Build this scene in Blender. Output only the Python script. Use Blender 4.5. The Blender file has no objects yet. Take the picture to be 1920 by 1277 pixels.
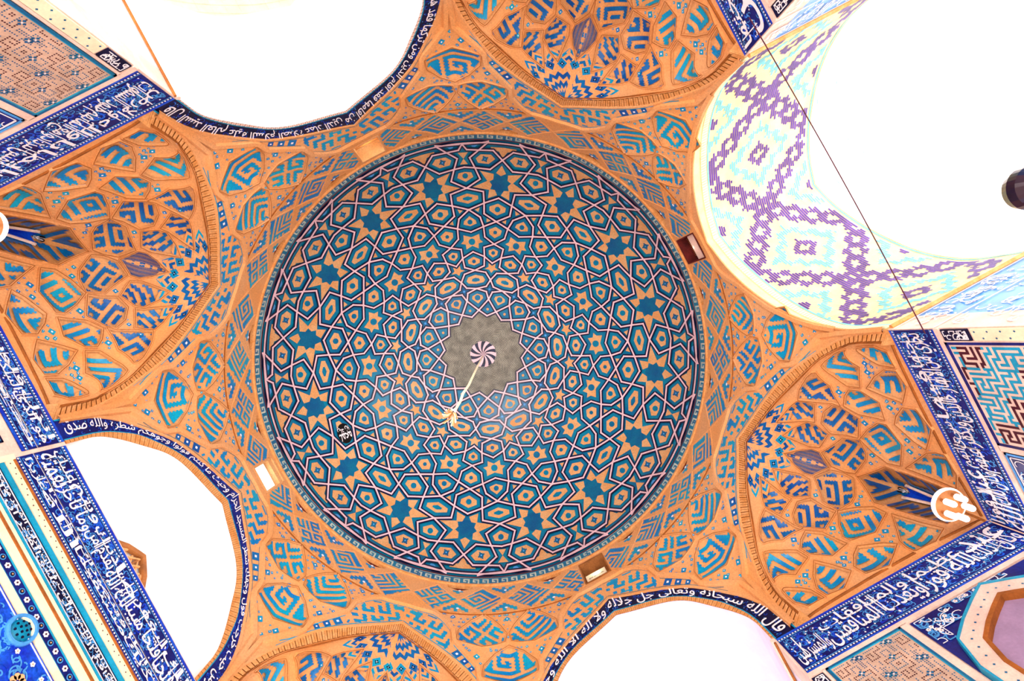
import bpy, math, random
import numpy as np
from mathutils import Matrix, Vector
from mathutils.geometry import delaunay_2d_cdt
random.seed(7); rng = np.random.default_rng(7)
sc = bpy.context.scene; COL = sc.collection
rad, deg, PI = math.radians, math.degrees, math.pi

# ------------------------------------------------------------------ camera, world, light, exposure
FX = 979.14; YAW = -0.4912; TX, TY = 0.0002, 0.0307; OX, OY = 0.4265, -0.5857
Z0 = 1.6                                    # eye height above the paving; the model is laid out from the eye up
def _rot(tx, ty):
    a, b, c, d = math.cos(tx), math.sin(tx), math.cos(ty), math.sin(ty)
    return np.array([[1,0,0],[0,a,-b],[0,b,a]]) @ np.array([[c,0,d],[0,1,0],[-d,0,c]])
_c, _s = math.cos(YAW), math.sin(YAW)
YR = np.array([[_c,_s,0],[-_s,_c,0],[0,0,1]])
_B = YR @ _rot(TX, TY); _eye = YR @ np.array([OX, OY, 0.0])
cd = bpy.data.cameras.new('camera'); cam = bpy.data.objects.new('camera', cd); COL.objects.link(cam)
cd.sensor_width = 36.0; cd.lens = FX/1920*36.0; cd.clip_end = 300
_m = np.eye(4); _m[:3,0] = _B[:,0]; _m[:3,1] = -_B[:,1]; _m[:3,2] = -_B[:,2]; _m[:3,3] = _eye + np.array([0,0,Z0])
cam.matrix_world = Matrix(_m.tolist()); sc.camera = cam

world = bpy.data.worlds.new('sky'); sc.world = world; world.use_nodes = True
bg = world.node_tree.nodes['Background']; bg.inputs[0].default_value = (0.93, 0.96, 1.0, 1); bg.inputs[1].default_value = 0.75

def area(name, loc, size, power, col, aim=(0,0,1), sizey=None):
    l = bpy.data.lights.new(name, 'AREA'); l.shape = 'RECTANGLE'; l.size = size; l.size_y = sizey or size
    l.energy = power; l.color = col
    o = bpy.data.objects.new(name, l); COL.objects.link(o); o.location = loc
    o.rotation_euler = Vector(aim).to_track_quat('-Z', 'Y').to_euler(); return o
area('hall_fill', (0, 0, 0.3), 12.0, 1420, (1.0, 0.97, 0.93))  # unseen upward lamp near the floor, added as soft fill for the interior
area('side_fill', (0, -10.2, 0.4), 5.4, 1500, (1.0, 0.97, 0.98), sizey=5.0)  # added floor-level lamp, stands in for sunlit floor bounce under the north vault
area('aisle_fill', (0, 10.2, 0.4), 5.4, 700, (0.96, 0.95, 1.0), sizey=5.0)  # same kind of added bounce lamp under the south vault
area('court_fill', (9.6, 0, 0.4), 4.5, 300, (1.0, 0.97, 0.9), sizey=5.0)  # added upward lamp that brightens the patterned east soffit
area('portal_fill', (18.0, 0, 0.4), 9.0, 1500, (1.0, 0.99, 0.98), sizey=9.0)  # unseen lamp added below the portal vault to turn it white
area('forecourt_fill', (31.0, 0, 0.4), 12.0, 8000, (1.0, 0.99, 0.98), sizey=12.0)  # second added lamp farther out, whitens the far end of the portal vault
area('side_far_fill', (0, -13.0, 0.4), 4.0, 1800, (1.0, 0.95, 0.96), sizey=3.0)  # added lamp, brightens the outer north vault that was otherwise unlit
area('recess_fill', (-8.6, 0, 10.3), 1.6, 150, (1.0, 0.97, 0.93), sizey=4.2)  # upward area lamp inside the west recess
sun = bpy.data.lights.new('sun', 'SUN'); sun.energy = 3.0; sun.angle = rad(0.6)
so = bpy.data.objects.new('sun', sun); COL.objects.link(so); so.rotation_euler = Vector((-0.55, 0.25, -0.8)).to_track_quat('-Z', 'Y').to_euler()
sc.view_settings.view_transform = 'Standard'; sc.view_settings.look = 'None'
sc.view_settings.gamma = 1.0; sc.view_settings.use_curve_mapping = False
sc.view_settings.exposure = 0.0

# ------------------------------------------------------------------ materials
def lin(c): return tuple(((v/255)/12.92 if v/255 <= .04045 else ((v/255+.055)/1.055)**2.4) for v in c)
MATS = {}
def mat(name, rgb, rough=.6, var=.12, alt=None, scale=3.0, spec=.3, bump=0.0, emit=None, metal=0):
    if name in MATS: return MATS[name]
    m = bpy.data.materials.new(name); m.use_nodes = True; nt = m.node_tree; b = nt.nodes['Principled BSDF']
    a = lin(rgb); c2 = lin(alt) if alt else tuple(min(1, v*(1+var*2)) for v in a)
    c1 = a if alt else tuple(v*(1-var) for v in a)
    g = nt.nodes.new('ShaderNodeNewGeometry'); n = nt.nodes.new('ShaderNodeTexNoise'); n.inputs['Scale'].default_value = scale; n.inputs['Detail'].default_value = 4
    nt.links.new(g.outputs['Position'], n.inputs['Vector'])
    r = nt.nodes.new('ShaderNodeValToRGB'); r.color_ramp.elements[0].position = .36; r.color_ramp.elements[1].position = .64
    r.color_ramp.elements[0].color = (*c1, 1); r.color_ramp.elements[1].color = (*c2, 1)
    nt.links.new(n.outputs[0], r.inputs[0])
    n2 = nt.nodes.new('ShaderNodeTexNoise'); n2.inputs['Scale'].default_value = 26; n2.inputs['Detail'].default_value = 2
    nt.links.new(g.outputs['Position'], n2.inputs['Vector'])
    mp = nt.nodes.new('ShaderNodeMapRange'); mp.inputs[1].default_value = .3; mp.inputs[2].default_value = .7; mp.inputs[3].default_value = 1-var; mp.inputs[4].default_value = 1+var
    nt.links.new(n2.outputs[0], mp.inputs[0])
    mx = nt.nodes.new('ShaderNodeVectorMath'); mx.operation = 'SCALE'
    nt.links.new(r.outputs[0], mx.inputs[0]); nt.links.new(mp.outputs[0], mx.inputs['Scale'])
    nt.links.new(mx.outputs[0], b.inputs['Base Color'])
    b.inputs['Roughness'].default_value = rough; b.inputs['Specular IOR Level'].default_value = spec; b.inputs['Metallic'].default_value = metal
    if bump:
        bp = nt.nodes.new('ShaderNodeBump'); bp.inputs['Strength'].default_value = bump; bp.inputs['Distance'].default_value = .03
        nt.links.new(n2.outputs[0], bp.inputs['Height']); nt.links.new(bp.outputs[0], b.inputs['Normal'])
    if emit:
        b.inputs['Emission Color'].default_value = (*lin(emit[0]), 1); b.inputs['Emission Strength'].default_value = emit[1]
    MATS[name] = m; return m
def M(k): return MATS[k]
mat('turquoise', (4,104,152), .3, .16, (0,130,166), 1.3)
mat('deep_teal', (8,88,142), .32, .15, (4,110,150), 1.6)
mat('teal_brick', (0,118,190), .3, .15, (0,160,196), 1.1)
mat('blue_brick', (0,78,158), .3, .2, (4,112,178), 1.3)
mat('ochre', (222,158,98), .7, .16, (224,174,122), 2.0)
mat('brick', (226,156,92), .75, .12, (222,164,112), .9)
mat('brick_line', (150,84,30), .8, .15)
mat('brick_rim', (214,142,74), .8, .16, (226,164,104), 5.0)
mat('dark_seam', (84,38,16), .8, .1)
mat('pink_tile', (238,200,210), .5, .06)
mat('navy', (10,10,52), .3, .2)
mat('cobalt', (14,16,92), .3, .25, (18,34,126), 2.2)
mat('vivid_blue', (14,44,186), .3, .25, (22,90,214), 3.0)
mat('sky_tile', (70,150,220), .35, .12)
mat('white_tile', (246,240,246), .4, .03)
mat('cream', (250,232,196), .7, .05)
mat('sun_brick', (250,222,160), .7, .08)
mat('pink_cream', (236,204,188), .7, .08)
mat('dot_panel', (200,168,146), .8, .08)
mat('maroon', (70,16,36), .5, .1)
mat('purple', (84,52,140), .5, .15)
mat('pale_teal', (110,205,220), .5, .1)
mat('cyan_line', (20,150,190), .4, .1)
mat('plaster', (250,246,246), .9, .02)
mat('lilac_plaster', (236,226,246), .9, .02)
mat('grey_plaster', (168,140,176), .9, .05)
mat('grey_tile', (122,122,116), .6, .15)
mat('olive_tile', (150,146,128), .6, .2)
mat('dark_grey', (70,74,76), .6, .2)
mat('pale_green', (196,206,190), .5, .1)
mat('slot_red', (92,22,18), .8, .2)
mat('void', (14,8,10), .9, .1)
mat('wood', (150,92,44), .7, .15)
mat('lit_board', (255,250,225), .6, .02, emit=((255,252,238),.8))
mat('paver', (214,200,180), .9, .08)
mat('white_paint', (240,240,236), .5, .03)

# ------------------------------------------------------------------ mesh helpers
class MB:
    def __init__(s): s.V = []; s.F = []; s.MI = []; s.n = 0; s.mats = []
    def mi(s, m):
        if m not in s.mats: s.mats.append(m)
        return s.mats.index(m)
    def add(s, V, F, m):
        V = np.asarray(V, float).reshape(-1,3); k = s.mi(m)
        s.V.append(V); s.F += [tuple(int(i)+s.n for i in f) for f in F]; s.MI += [k]*len(F); s.n += len(V)
    def quads(s, V, m):
        V = np.asarray(V, float).reshape(-1,4,3); k = len(V)
        s.add(V.reshape(-1,3), np.arange(k*4).reshape(-1,4), m)
    def build(s, name, parent=None, smooth=False):
        me = bpy.data.meshes.new(name)
        V = np.concatenate(s.V) if s.V else np.zeros((0,3))
        V = V + np.array([0,0,Z0])
        me.from_pydata(V.tolist(), [], s.F)
        for m in s.mats: me.materials.append(MATS[m])
        me.polygons.foreach_set('material_index', s.MI)
        if smooth: me.polygons.foreach_set('use_smooth', [True]*len(s.F))
        me.update(); o = bpy.data.objects.new(name, me); COL.objects.link(o)
        if parent: o.parent = parent
        return o
def tag(o, label, cat, group=None, kind=None):
    o['label'] = label; o['category'] = cat
    if group: o['group'] = group
    if kind: o['kind'] = kind
    return o
def empty(name, loc=(0,0,0)):
    o = bpy.data.objects.new(name, None); COL.objects.link(o); o.location = loc; o.empty_display_size = .2; return o
def thing(name, label, cat, group=None, kind=None): return tag(empty(name), label, cat, group, kind)

REF = np.array([0,0,9.5])
def surf(fn0, eps=1e-3, ref=REF):
    def f(u, v, off=0.0):
        u = np.asarray(u, float); v = np.asarray(v, float)
        P = fn0(u, v)
        if np.isscalar(off) and off == 0: return P
        du = fn0(u+eps, v)-fn0(u-eps, v); dv = fn0(u, v+eps)-fn0(u, v-eps)
        N = np.cross(du, dv); N /= (np.linalg.norm(N, axis=-1, keepdims=True)+1e-12)
        s = np.sign(np.sum(N*(ref-P), -1, keepdims=True)); s[s == 0] = 1
        return P + N*s*(np.asarray(off)[..., None] if not np.isscalar(off) else off)
    return f
def inside(poly, x, y):
    poly = np.asarray(poly, float); x = np.asarray(x); y = np.asarray(y); c = np.zeros(x.shape, bool); n = len(poly)
    for i in range(n):
        x0, y0 = poly[i]; x1, y1 = poly[(i+1) % n]
        if y0 == y1: continue
        c ^= ((y0 > y) != (y1 > y)) & (x < (x1-x0)*(y-y0)/(y1-y0)+x0)
    return c
def dist(poly, x, y, closed=True):
    poly = np.asarray(poly, float); d = np.full(np.shape(x), 1e9); n = len(poly)
    for i in range(n if closed else n-1):
        a = poly[i]; b = poly[(i+1) % n]; ab = b-a; L = ab@ab+1e-12
        t = np.clip(((x-a[0])*ab[0]+(y-a[1])*ab[1])/L, 0, 1)
        d = np.minimum(d, np.hypot(x-a[0]-t*ab[0], y-a[1]-t*ab[1]))
    return d
def subdiv(pts, step, closed=True):
    out = []; n = len(pts)
    for i in range(n if closed else n-1):
        a = np.asarray(pts[i], float); b = np.asarray(pts[(i+1) % n], float); k = max(1, int(math.ceil(np.hypot(*(b-a))/step)))
        out += [tuple(a+(b-a)*j/k) for j in range(k)]
    if not closed: out.append(tuple(pts[-1]))
    return out
def tess(poly, step, holes=(), scale=(1,1)):
    """triangles of a chart polygon with points about every STEP (chart units times SCALE)"""
    sxy = np.array(scale, float)
    P = subdiv([tuple(np.array(p)*sxy) for p in poly], step); H = [subdiv([tuple(np.array(p)*sxy) for p in h], step) for h in holes]
    A = np.array(P); x0, y0 = A.min(0); x1, y1 = A.max(0)
    vs = list(P); es = [(i, (i+1) % len(P)) for i in range(len(P))]
    for h in H:
        k = len(vs); vs += h; es += [(k+i, k+(i+1) % len(h)) for i in range(len(h))]
    gx, gy = np.meshgrid(np.arange(x0+step/2, x1, step), np.arange(y0+step/2, y1, step)); gx = gx.ravel(); gy = gy.ravel()
    if len(gx):
        ok = inside(P, gx, gy) & (dist(P, gx, gy) > step*.35)
        for h in H: ok &= (dist(h, gx, gy) > step*.35) & ~inside(h, gx, gy)
        vs += list(zip(gx[ok], gy[ok]))
    r = delaunay_2d_cdt([Vector((float(a), float(b))) for a, b in vs], es, [], 0, 1e-6)
    V = np.array([(v.x, v.y) for v in r[0]]); F = np.array([f for f in r[2] if len(f) == 3])
    c = V[F].mean(1); ok = inside(P, c[:,0], c[:,1])
    for h in H: ok &= ~inside(h, c[:,0], c[:,1])
    return V/sxy, F[ok]
def fillpoly(mb, f, poly, m, step=.3, off=0.0, holes=(), scale=(1,1)):
    V, F = tess(poly, step, holes, scale); mb.add(f(V[:,0], V[:,1], off), F, m)
def chart_ribbon(mb, f, pts, w, m, off, closed=False, step=.3, ext=0.0):
    """flat ribbon laid out in the chart, mitred"""
    p = np.array(subdiv(pts, step, closed)); n = len(p)
    if closed: t = np.roll(p,-1,0)-np.roll(p,1,0); a = p-np.roll(p,1,0); b = np.roll(p,-1,0)-p
    else:
        a = np.vstack([p[1]-p[0], np.diff(p, axis=0)]); b = np.vstack([np.diff(p, axis=0), p[-1]-p[-2]])
    a = a/np.linalg.norm(a,axis=1,keepdims=True); b = b/np.linalg.norm(b,axis=1,keepdims=True)
    if ext and not closed: p[0] -= b[0]*ext; p[-1] += a[-1]*ext
    n1 = np.stack([-a[:,1],a[:,0]],1); n2 = np.stack([-b[:,1],b[:,0]],1); d = 1+np.sum(n1*n2,1,keepdims=True); mi = (n1+n2)/np.maximum(d,.35)
    L = p+mi*w/2; R_ = p-mi*w/2; X = np.vstack([L,R_]); Q = f(X[:,0],X[:,1],off)
    k = n if closed else n-1
    mb.add(Q, [(i,(i+1)%n,n+(i+1)%n,n+i) for i in range(k)], m)
def rib(mb, f, pts, w, h, m, closed=False, step=.12, top=None, base=0.0):
    """raised moulding of width W (metres) and height H swept along a chart polyline"""
    p = np.array(subdiv(pts, step, closed)); n = len(p)
    B = f(p[:,0],p[:,1],base); T = f(p[:,0],p[:,1],base+h+1e-4); N = T-B; N /= np.linalg.norm(N,axis=1,keepdims=True)+1e-9
    t = (np.roll(B,-1,0)-np.roll(B,1,0)) if closed else np.gradient(B, axis=0)
    S = np.cross(N,t); S /= np.linalg.norm(S,axis=1,keepdims=True)+1e-9
    V = np.vstack([B-S*w/2, T-S*w*.36, T+S*w*.36, B+S*w/2]); k = n if closed else n-1; F = []
    for i in range(k):
        j = (i+1)%n
        for r in range(3): F.append((r*n+i, r*n+j, (r+1)*n+j, (r+1)*n+i))
    mb.add(V, F, m)
class Frame:
    """local metric frame on a chart around a centre; direction D (chart) becomes local +y"""
    def __init__(s, f, c, d, e=1e-3):
        s.f = f; s.c = np.asarray(c, float); u, v = s.c
        Ju = (f([u+e],[v])[0]-f([u-e],[v])[0])/(2*e); Jv = (f([u],[v+e])[0]-f([u],[v-e])[0])/(2*e)
        ey = Ju*d[0]+Jv*d[1]; ey /= np.linalg.norm(ey); N = np.cross(Ju,Jv); ex = np.cross(ey,N); ex /= np.linalg.norm(ex)
        s.A = np.array([[Ju@ex, Jv@ex],[Ju@ey, Jv@ey]]); s.I = np.linalg.inv(s.A)
    def to(s, uv): return (np.asarray(uv,float)-s.c) @ s.A.T
    def fr(s, xy): return np.asarray(xy,float) @ s.I.T + s.c
def bricks(mb, f, fr, poly, pat, m, cw=.065, ch=.065, off=.006, inset=.05, jag=.35, skew=0.0, m2=None, org=(0,0)):
    """lay glazed bricks where PAT(x, y, ix, iy) holds, clipped to the panel; every other course steps aside, which gives the serrated strokes"""
    L = fr.to(poly); x0,y0 = L.min(0); x1,y1 = L.max(0)
    ix = np.arange(int(x0/cw)-2, int(x1/cw)+3); iy = np.arange(int(y0/ch)-2, int(y1/ch)+3)
    I, J = np.meshgrid(ix, iy); I = I.ravel(); J = J.ravel()
    sh = ((J % 2)*jag-jag/2)*cw
    X = (I+.5)*cw; Y = (J+.5)*ch; xs = X+sh+org[0]; ys = Y+org[1]
    ok = inside(L, xs, ys) & (dist(L, xs, ys) > inset)
    k = pat(X, Y, I, J); k = np.asarray(k).astype(int)
    for val, mm in ((1,m),(2,m2)):
        o2 = ok & (k == val)
        if mm is None or not o2.any(): continue
        x = xs[o2]; y = ys[o2]; a, b = cw/2, ch/2
        C = np.stack([np.stack([x-a,y-b],1),np.stack([x+a,y-b],1),np.stack([x+a,y+b],1),np.stack([x-a,y+b],1)],1).reshape(-1,2)
        U = fr.fr(C); mb.quads(f(U[:,0],U[:,1],off), mm)
def bitpat(rows, cell=2, tile=False, fl=False):
    B = np.array([[1 if c == '#' else 0 for c in r.ljust(max(map(len,rows)),'.')] for r in rows[::-1]])
    if fl: B = B[:, ::-1]
    h, w = B.shape
    def p(X, Y, I, J):
        a = np.floor_divide(I, cell)+w//2; b = np.floor_divide(J, cell)+h//2
        if tile: return B[b % h, a % w]
        ok = (a >= 0)&(a < w)&(b >= 0)&(b < h)
        return np.where(ok, B[np.clip(b,0,h-1), np.clip(a,0,w-1)], 0)
    return p
def box(mb, c, s, m, R=None):
    v = np.array([(x,y,z) for x in (-.5,.5) for y in (-.5,.5) for z in (-.5,.5)])*np.array(s)
    if R is not None: v = v @ np.asarray(R).T
    mb.add(v+np.array(c), [(0,1,3,2),(4,6,7,5),(0,4,5,1),(2,3,7,6),(0,2,6,4),(1,5,7,3)], m)
def tube(mb, pts, r, m, k=10, cap=True):
    P = np.asarray(pts,float); n = len(P); r = np.broadcast_to(r,(n,)); t = np.gradient(P,axis=0); t /= np.linalg.norm(t,axis=1,keepdims=True)+1e-9
    up = np.array([0,0,1.]) if abs(t[0][2]) < .9 else np.array([1.,0,0]); V = []
    for i in range(n):
        a = np.cross(t[i],up); a /= np.linalg.norm(a)+1e-9; b = np.cross(a,t[i])
        V += [P[i]+r[i]*(math.cos(q)*a+math.sin(q)*b) for q in np.arange(k)*2*PI/k]
    F = [(i*k+j, i*k+(j+1)%k, (i+1)*k+(j+1)%k, (i+1)*k+j) for i in range(n-1) for j in range(k)]
    if cap: F += [tuple(range(k))[::-1], tuple((n-1)*k+j for j in range(k))]
    mb.add(V, F, m)
def lathe(mb, prof, c, m, k=32, R=None):
    V = []; n = len(prof)
    for r, z in prof: V += [(r*math.cos(q), r*math.sin(q), z) for q in np.arange(k)*2*PI/k]
    V = np.array(V)
    if R is not None: V = V @ np.asarray(R).T
    mb.add(V+np.array(c), [(i*k+j,i*k+(j+1)%k,(i+1)*k+(j+1)%k,(i+1)*k+j) for i in range(n-1) for j in range(k)], m)

# ------------------------------------------------------------------ the hall: measures and charts
W, HB, HR, R, RISE = 7.45, 10.1188, 17.2292, 7.2, 6.0
D2M = W*PI/180
def warp(P):
    z = P[...,2]; t = np.clip((HR-z)/(HR-HB),0,1.0); Q = P.copy()
    Q[...,0] = P[...,0]*(1+t*.0093)+t*.086; Q[...,1] = P[...,1]*(1-t*.0126)+t*.112; return Q
_sh = YR @ np.array([-.14,.01,0])
_S = np.linspace(0,.99999,4000); _K = R*HR*_S/(HR+RISE*np.sqrt(1-_S**2))
def s2k(s): return R*HR*s/(HR+RISE*math.sqrt(max(0,1-s*s)))
def dome0(x, y):
    k = np.hypot(x,y); s = np.interp(k,_K,_S); hh = RISE*np.sqrt(np.maximum(0,1-s*s)); q = np.where(k > 1e-9, s*R/np.maximum(k,1e-9), 1.0)
    return np.stack([x*q+_sh[0]*hh/RISE, y*q+_sh[1]*hh/RISE, HR+hh], -1)
domef = surf(dome0, ref=np.array([0,0,12.]))
def drum_rho(a, z):
    o = W/np.cos((a+PI/8) % (PI/4)-PI/8); t = np.clip((z-11.2)/4.0,0,1); s = t*t*(3-2*t); return o*(1-s)+(R+.03)*s
def drumf(axis):
    """chart of the drum about the compass angle AXIS (degrees): x metres along the wall, y height"""
    def f0(x, y):
        a = rad(axis)+x/W; r = drum_rho(a,y); return warp(np.stack([r*np.cos(a), r*np.sin(a), y+0*x],-1))
    return surf(f0)
SQIN = [(1.6,10.12),(1.75,11),(2.4,11.3),(3,11.54),(4.7,11.93),(7.5,12.3),(13,12.95),(16.9,13.3),(22.5,13.72)]
OUT = [(0,10.12),(.5,10.9),(1.3,11.4),(2.8,11.85),(6.3,12.55),(8.2,12.83),(10.5,13.07),(14,13.4),(22.5,14.07)]
BIN = [(3.0,10.12),(3.1,10.97),(4.0,11.55),(5.9,12.1),(12.2,12.95),(22.5,13.54)]
WHT = [(3.5,10.12),(3.75,11),(6.7,11.85),(11.5,12.65),(22.5,13.3)]
WHP = [(3.3,10.12),(3.6,11),(6.6,11.95),(11.5,12.82),(22.5,13.5)]
BPR = [(3.2,10.12),(3.17,11),(3.02,11.6),(2.75,12.35),(2.3,13.05),(1.6,13.8),(.8,14.4),(0,14.75)]
OUTB = [(max(0.03,22.5-deg(math.atan(w/W))),z) for w,z in BPR]
def full(c): return [(-(22.5-p)*D2M,z) for p,z in c]+[((22.5-p)*D2M,z) for p,z in c[::-1][1:]]
def resample(pts, n):
    P = np.array(pts,float); L = np.concatenate([[0],np.cumsum(np.hypot(*np.diff(P,axis=0).T))]); t = np.linspace(0,L[-1],n); return np.stack([np.interp(t,L,P[:,0]),np.interp(t,L,P[:,1])],1), L[-1]
def smooth(pts, n=60):
    """a rounded curve through the points (Catmull-Rom)"""
    P = np.array(pts,float); P = np.vstack([2*P[0]-P[1],P,2*P[-1]-P[-2]]); out = []
    for i in range(1,len(P)-2):
        for t in np.linspace(0,1,8,endpoint=False):
            a,b,c,d = P[i-1:i+3]; out.append(.5*((2*b)+(-a+c)*t+(2*a-5*b+4*c-d)*t*t+(-a+3*b-3*c+d)*t**3))
    out.append(P[-2]); return resample(out,n)[0]
def arch(c, n=61):
    h = smooth(c, n); f = [(-(22.5-p)*D2M,z) for p,z in h]; return np.array(f+[(-x,z) for x,z in f[::-1][1:]])
A_OUT, A_BIN, A_WHT, A_SQ, A_B = arch(OUT), arch(BIN), arch(WHT), arch(SQIN), arch(OUTB)
def flatten(c): return np.array([(W*math.tan(x/W),z) for x,z in c])
P_WHT, P_B = flatten(arch(WHP)), flatten(A_B)     # the same curves on the flat wall plane, for the vaults behind
def between(f, C1, C2):
    """chart of the strip between two arch curves: s in metres along, t from 0 (outer) to 1 (inner)"""
    a, L = resample(C1,200); b, _ = resample(C2,200); g = np.linspace(0,L,200)
    def f0(s, t):
        p = np.stack([np.interp(s,g,a[:,0]),np.interp(s,g,a[:,1])],-1); q = np.stack([np.interp(s,g,b[:,0]),np.interp(s,g,b[:,1])],-1)
        X = p*(1-t)[...,None]+q*t[...,None]; return f(X[...,0],X[...,1])
    return surf(f0), L
WN = {'east':(1,0),'south':(0,1),'west':(-1,0),'north':(0,-1)}
WDEG = {'east':0,'south':90,'west':180,'north':270}
def wallf(side, d=W):
    nx, ny = WN[side]
    def f0(w, z): return warp(np.stack([nx*d+ny*w, ny*d-nx*w, z+0*w],-1))
    return surf(f0)
# ------------------------------------------------------------------ dome: sixteen-fold star pattern
DV = {'r0':(0,.9994),'r1':(7.04,.9999),'a':(1.14,.9943),'b':(4.46,.9931),'c':(1.78,.9809),'d':(3.16,.9569),'e':(4.71,.9233),'g':(8.46,.993),'h':(11.25,.9771),'j':(7.79,.9526),'i':(0,.9602),'k':(0,.8946),'l':(5.74,.88),'m':(6,.8348),'n':(11.25,.8578),'o':(0,.8094),'p':(6.03,.7896),'q':(11.25,.7566),'s':(4.41,.7742),'r':(5.82,.7307),'t':(0,.7069),'u':(6.44,.6804),'v':(11.25,.6461),'w':(6.11,.6268),'x':(6.38,.5785),'y':(0,.6054),'z':(11.25,.5448),'A':(6.28,.5276),'B':(0,.5048),'C':(7.43,.4916),'D':(11.25,.45),'E':(8.31,.4117),'F':(0,.3998),'G':(8.48,.3807),'H':(11.25,.3367),'I':(0,.2705),'J':(11.25,.2369)}
CELLS = [('rimstar','S','r0 a b c d i d- c- b- a-'),('pent','S','i d e k e- d-'),('long','S','k l m o m- l-'),('tear','S','o s r t r- s-'),('star2','S','t r u v w x y x- w- v- u- r-'),('hexs','S','y x A B A- x-'),('oct','S','B C D E F E- D- C-'),('tear2','S','F G H I H- G-'),
('star1','B','h j d e k l m n m* l* k* e* d* j*'),('pentb','B','n m p q p* m*'),('hexb','B','q r u v u* r*'),('hexb2','B','v w x z x* w*'),('smallstar','B','z x A B C D C* B* A* x*'),('star4','B','D E F G H G* F* E*'),('kite','B','H I J I*'),('arrow','B','r1 b g h g* b* r1*'),
('hex1','2','b g h j d c'),('tip','2','r0 a b r1'),('bow','2','m p q r s o')]
def dvert(tok, k, sgn):
    a, s = DV[tok.rstrip('-*')]
    if tok[-1] == '-': a = -a
    if tok[-1] == '*': a = 22.5-a
    a = rad(22.5*k+sgn*a); r = s2k(s); return np.array([r*math.cos(a), r*math.sin(a)])
def ccw(p):
    p = np.array(p); x,y = p[:,0],p[:,1]
    return p if np.sum(x*np.roll(y,-1)-np.roll(x,-1)*y) > 0 else p[::-1]
def inset(p, d):
    p = ccw(p); a = p-np.roll(p,1,0); b = np.roll(p,-1,0)-p; a /= np.linalg.norm(a,axis=1,keepdims=True); b /= np.linalg.norm(b,axis=1,keepdims=True)
    n1 = np.stack([-a[:,1],a[:,0]],1); n2 = np.stack([-b[:,1],b[:,0]],1); return p+(n1+n2)/np.maximum(1+np.sum(n1*n2,1,keepdims=True),.25)*d
def shrink(p, k): c = np.mean(p,0); return c+(np.array(p)-c)*k
def disc(c, r, n=10, ph=0): return [(c[0]+r*math.cos(q+ph), c[1]+r*math.sin(q+ph)) for q in np.arange(n)*2*PI/n]
dome = thing('dome', 'great tiled dome over the hall, turquoise stars and ochre hexagons ringed by pale interlaced bands', 'dome', kind='structure')
sh = MB(); kk = np.concatenate([[0.02],np.linspace(.25,s2k(.9)*1,36)[:-1], s2k(.9)+(s2k(.99999)-s2k(.9))*np.linspace(0,1,40)]); nth = 192
th = np.arange(nth)*2*PI/nth; KK, TT = np.meshgrid(kk, th, indexing='ij'); X = (KK*np.cos(TT)).ravel(); Y = (KK*np.sin(TT)).ravel()
sh.add(domef(X,Y,-.012), [(i*nth+j,i*nth+(j+1)%nth,(i+1)*nth+(j+1)%nth,(i+1)*nth+j) for i in range(len(kk)-1) for j in range(nth)], 'turquoise')
sh.build('tile_ground', dome, True)
och = MB(); mid = MB(); edges = {}
def dpoly(mb, p, m, off, step=.2): fillpoly(mb, domef, [tuple(q) for q in p], m, step, off)
starp = {}
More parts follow.
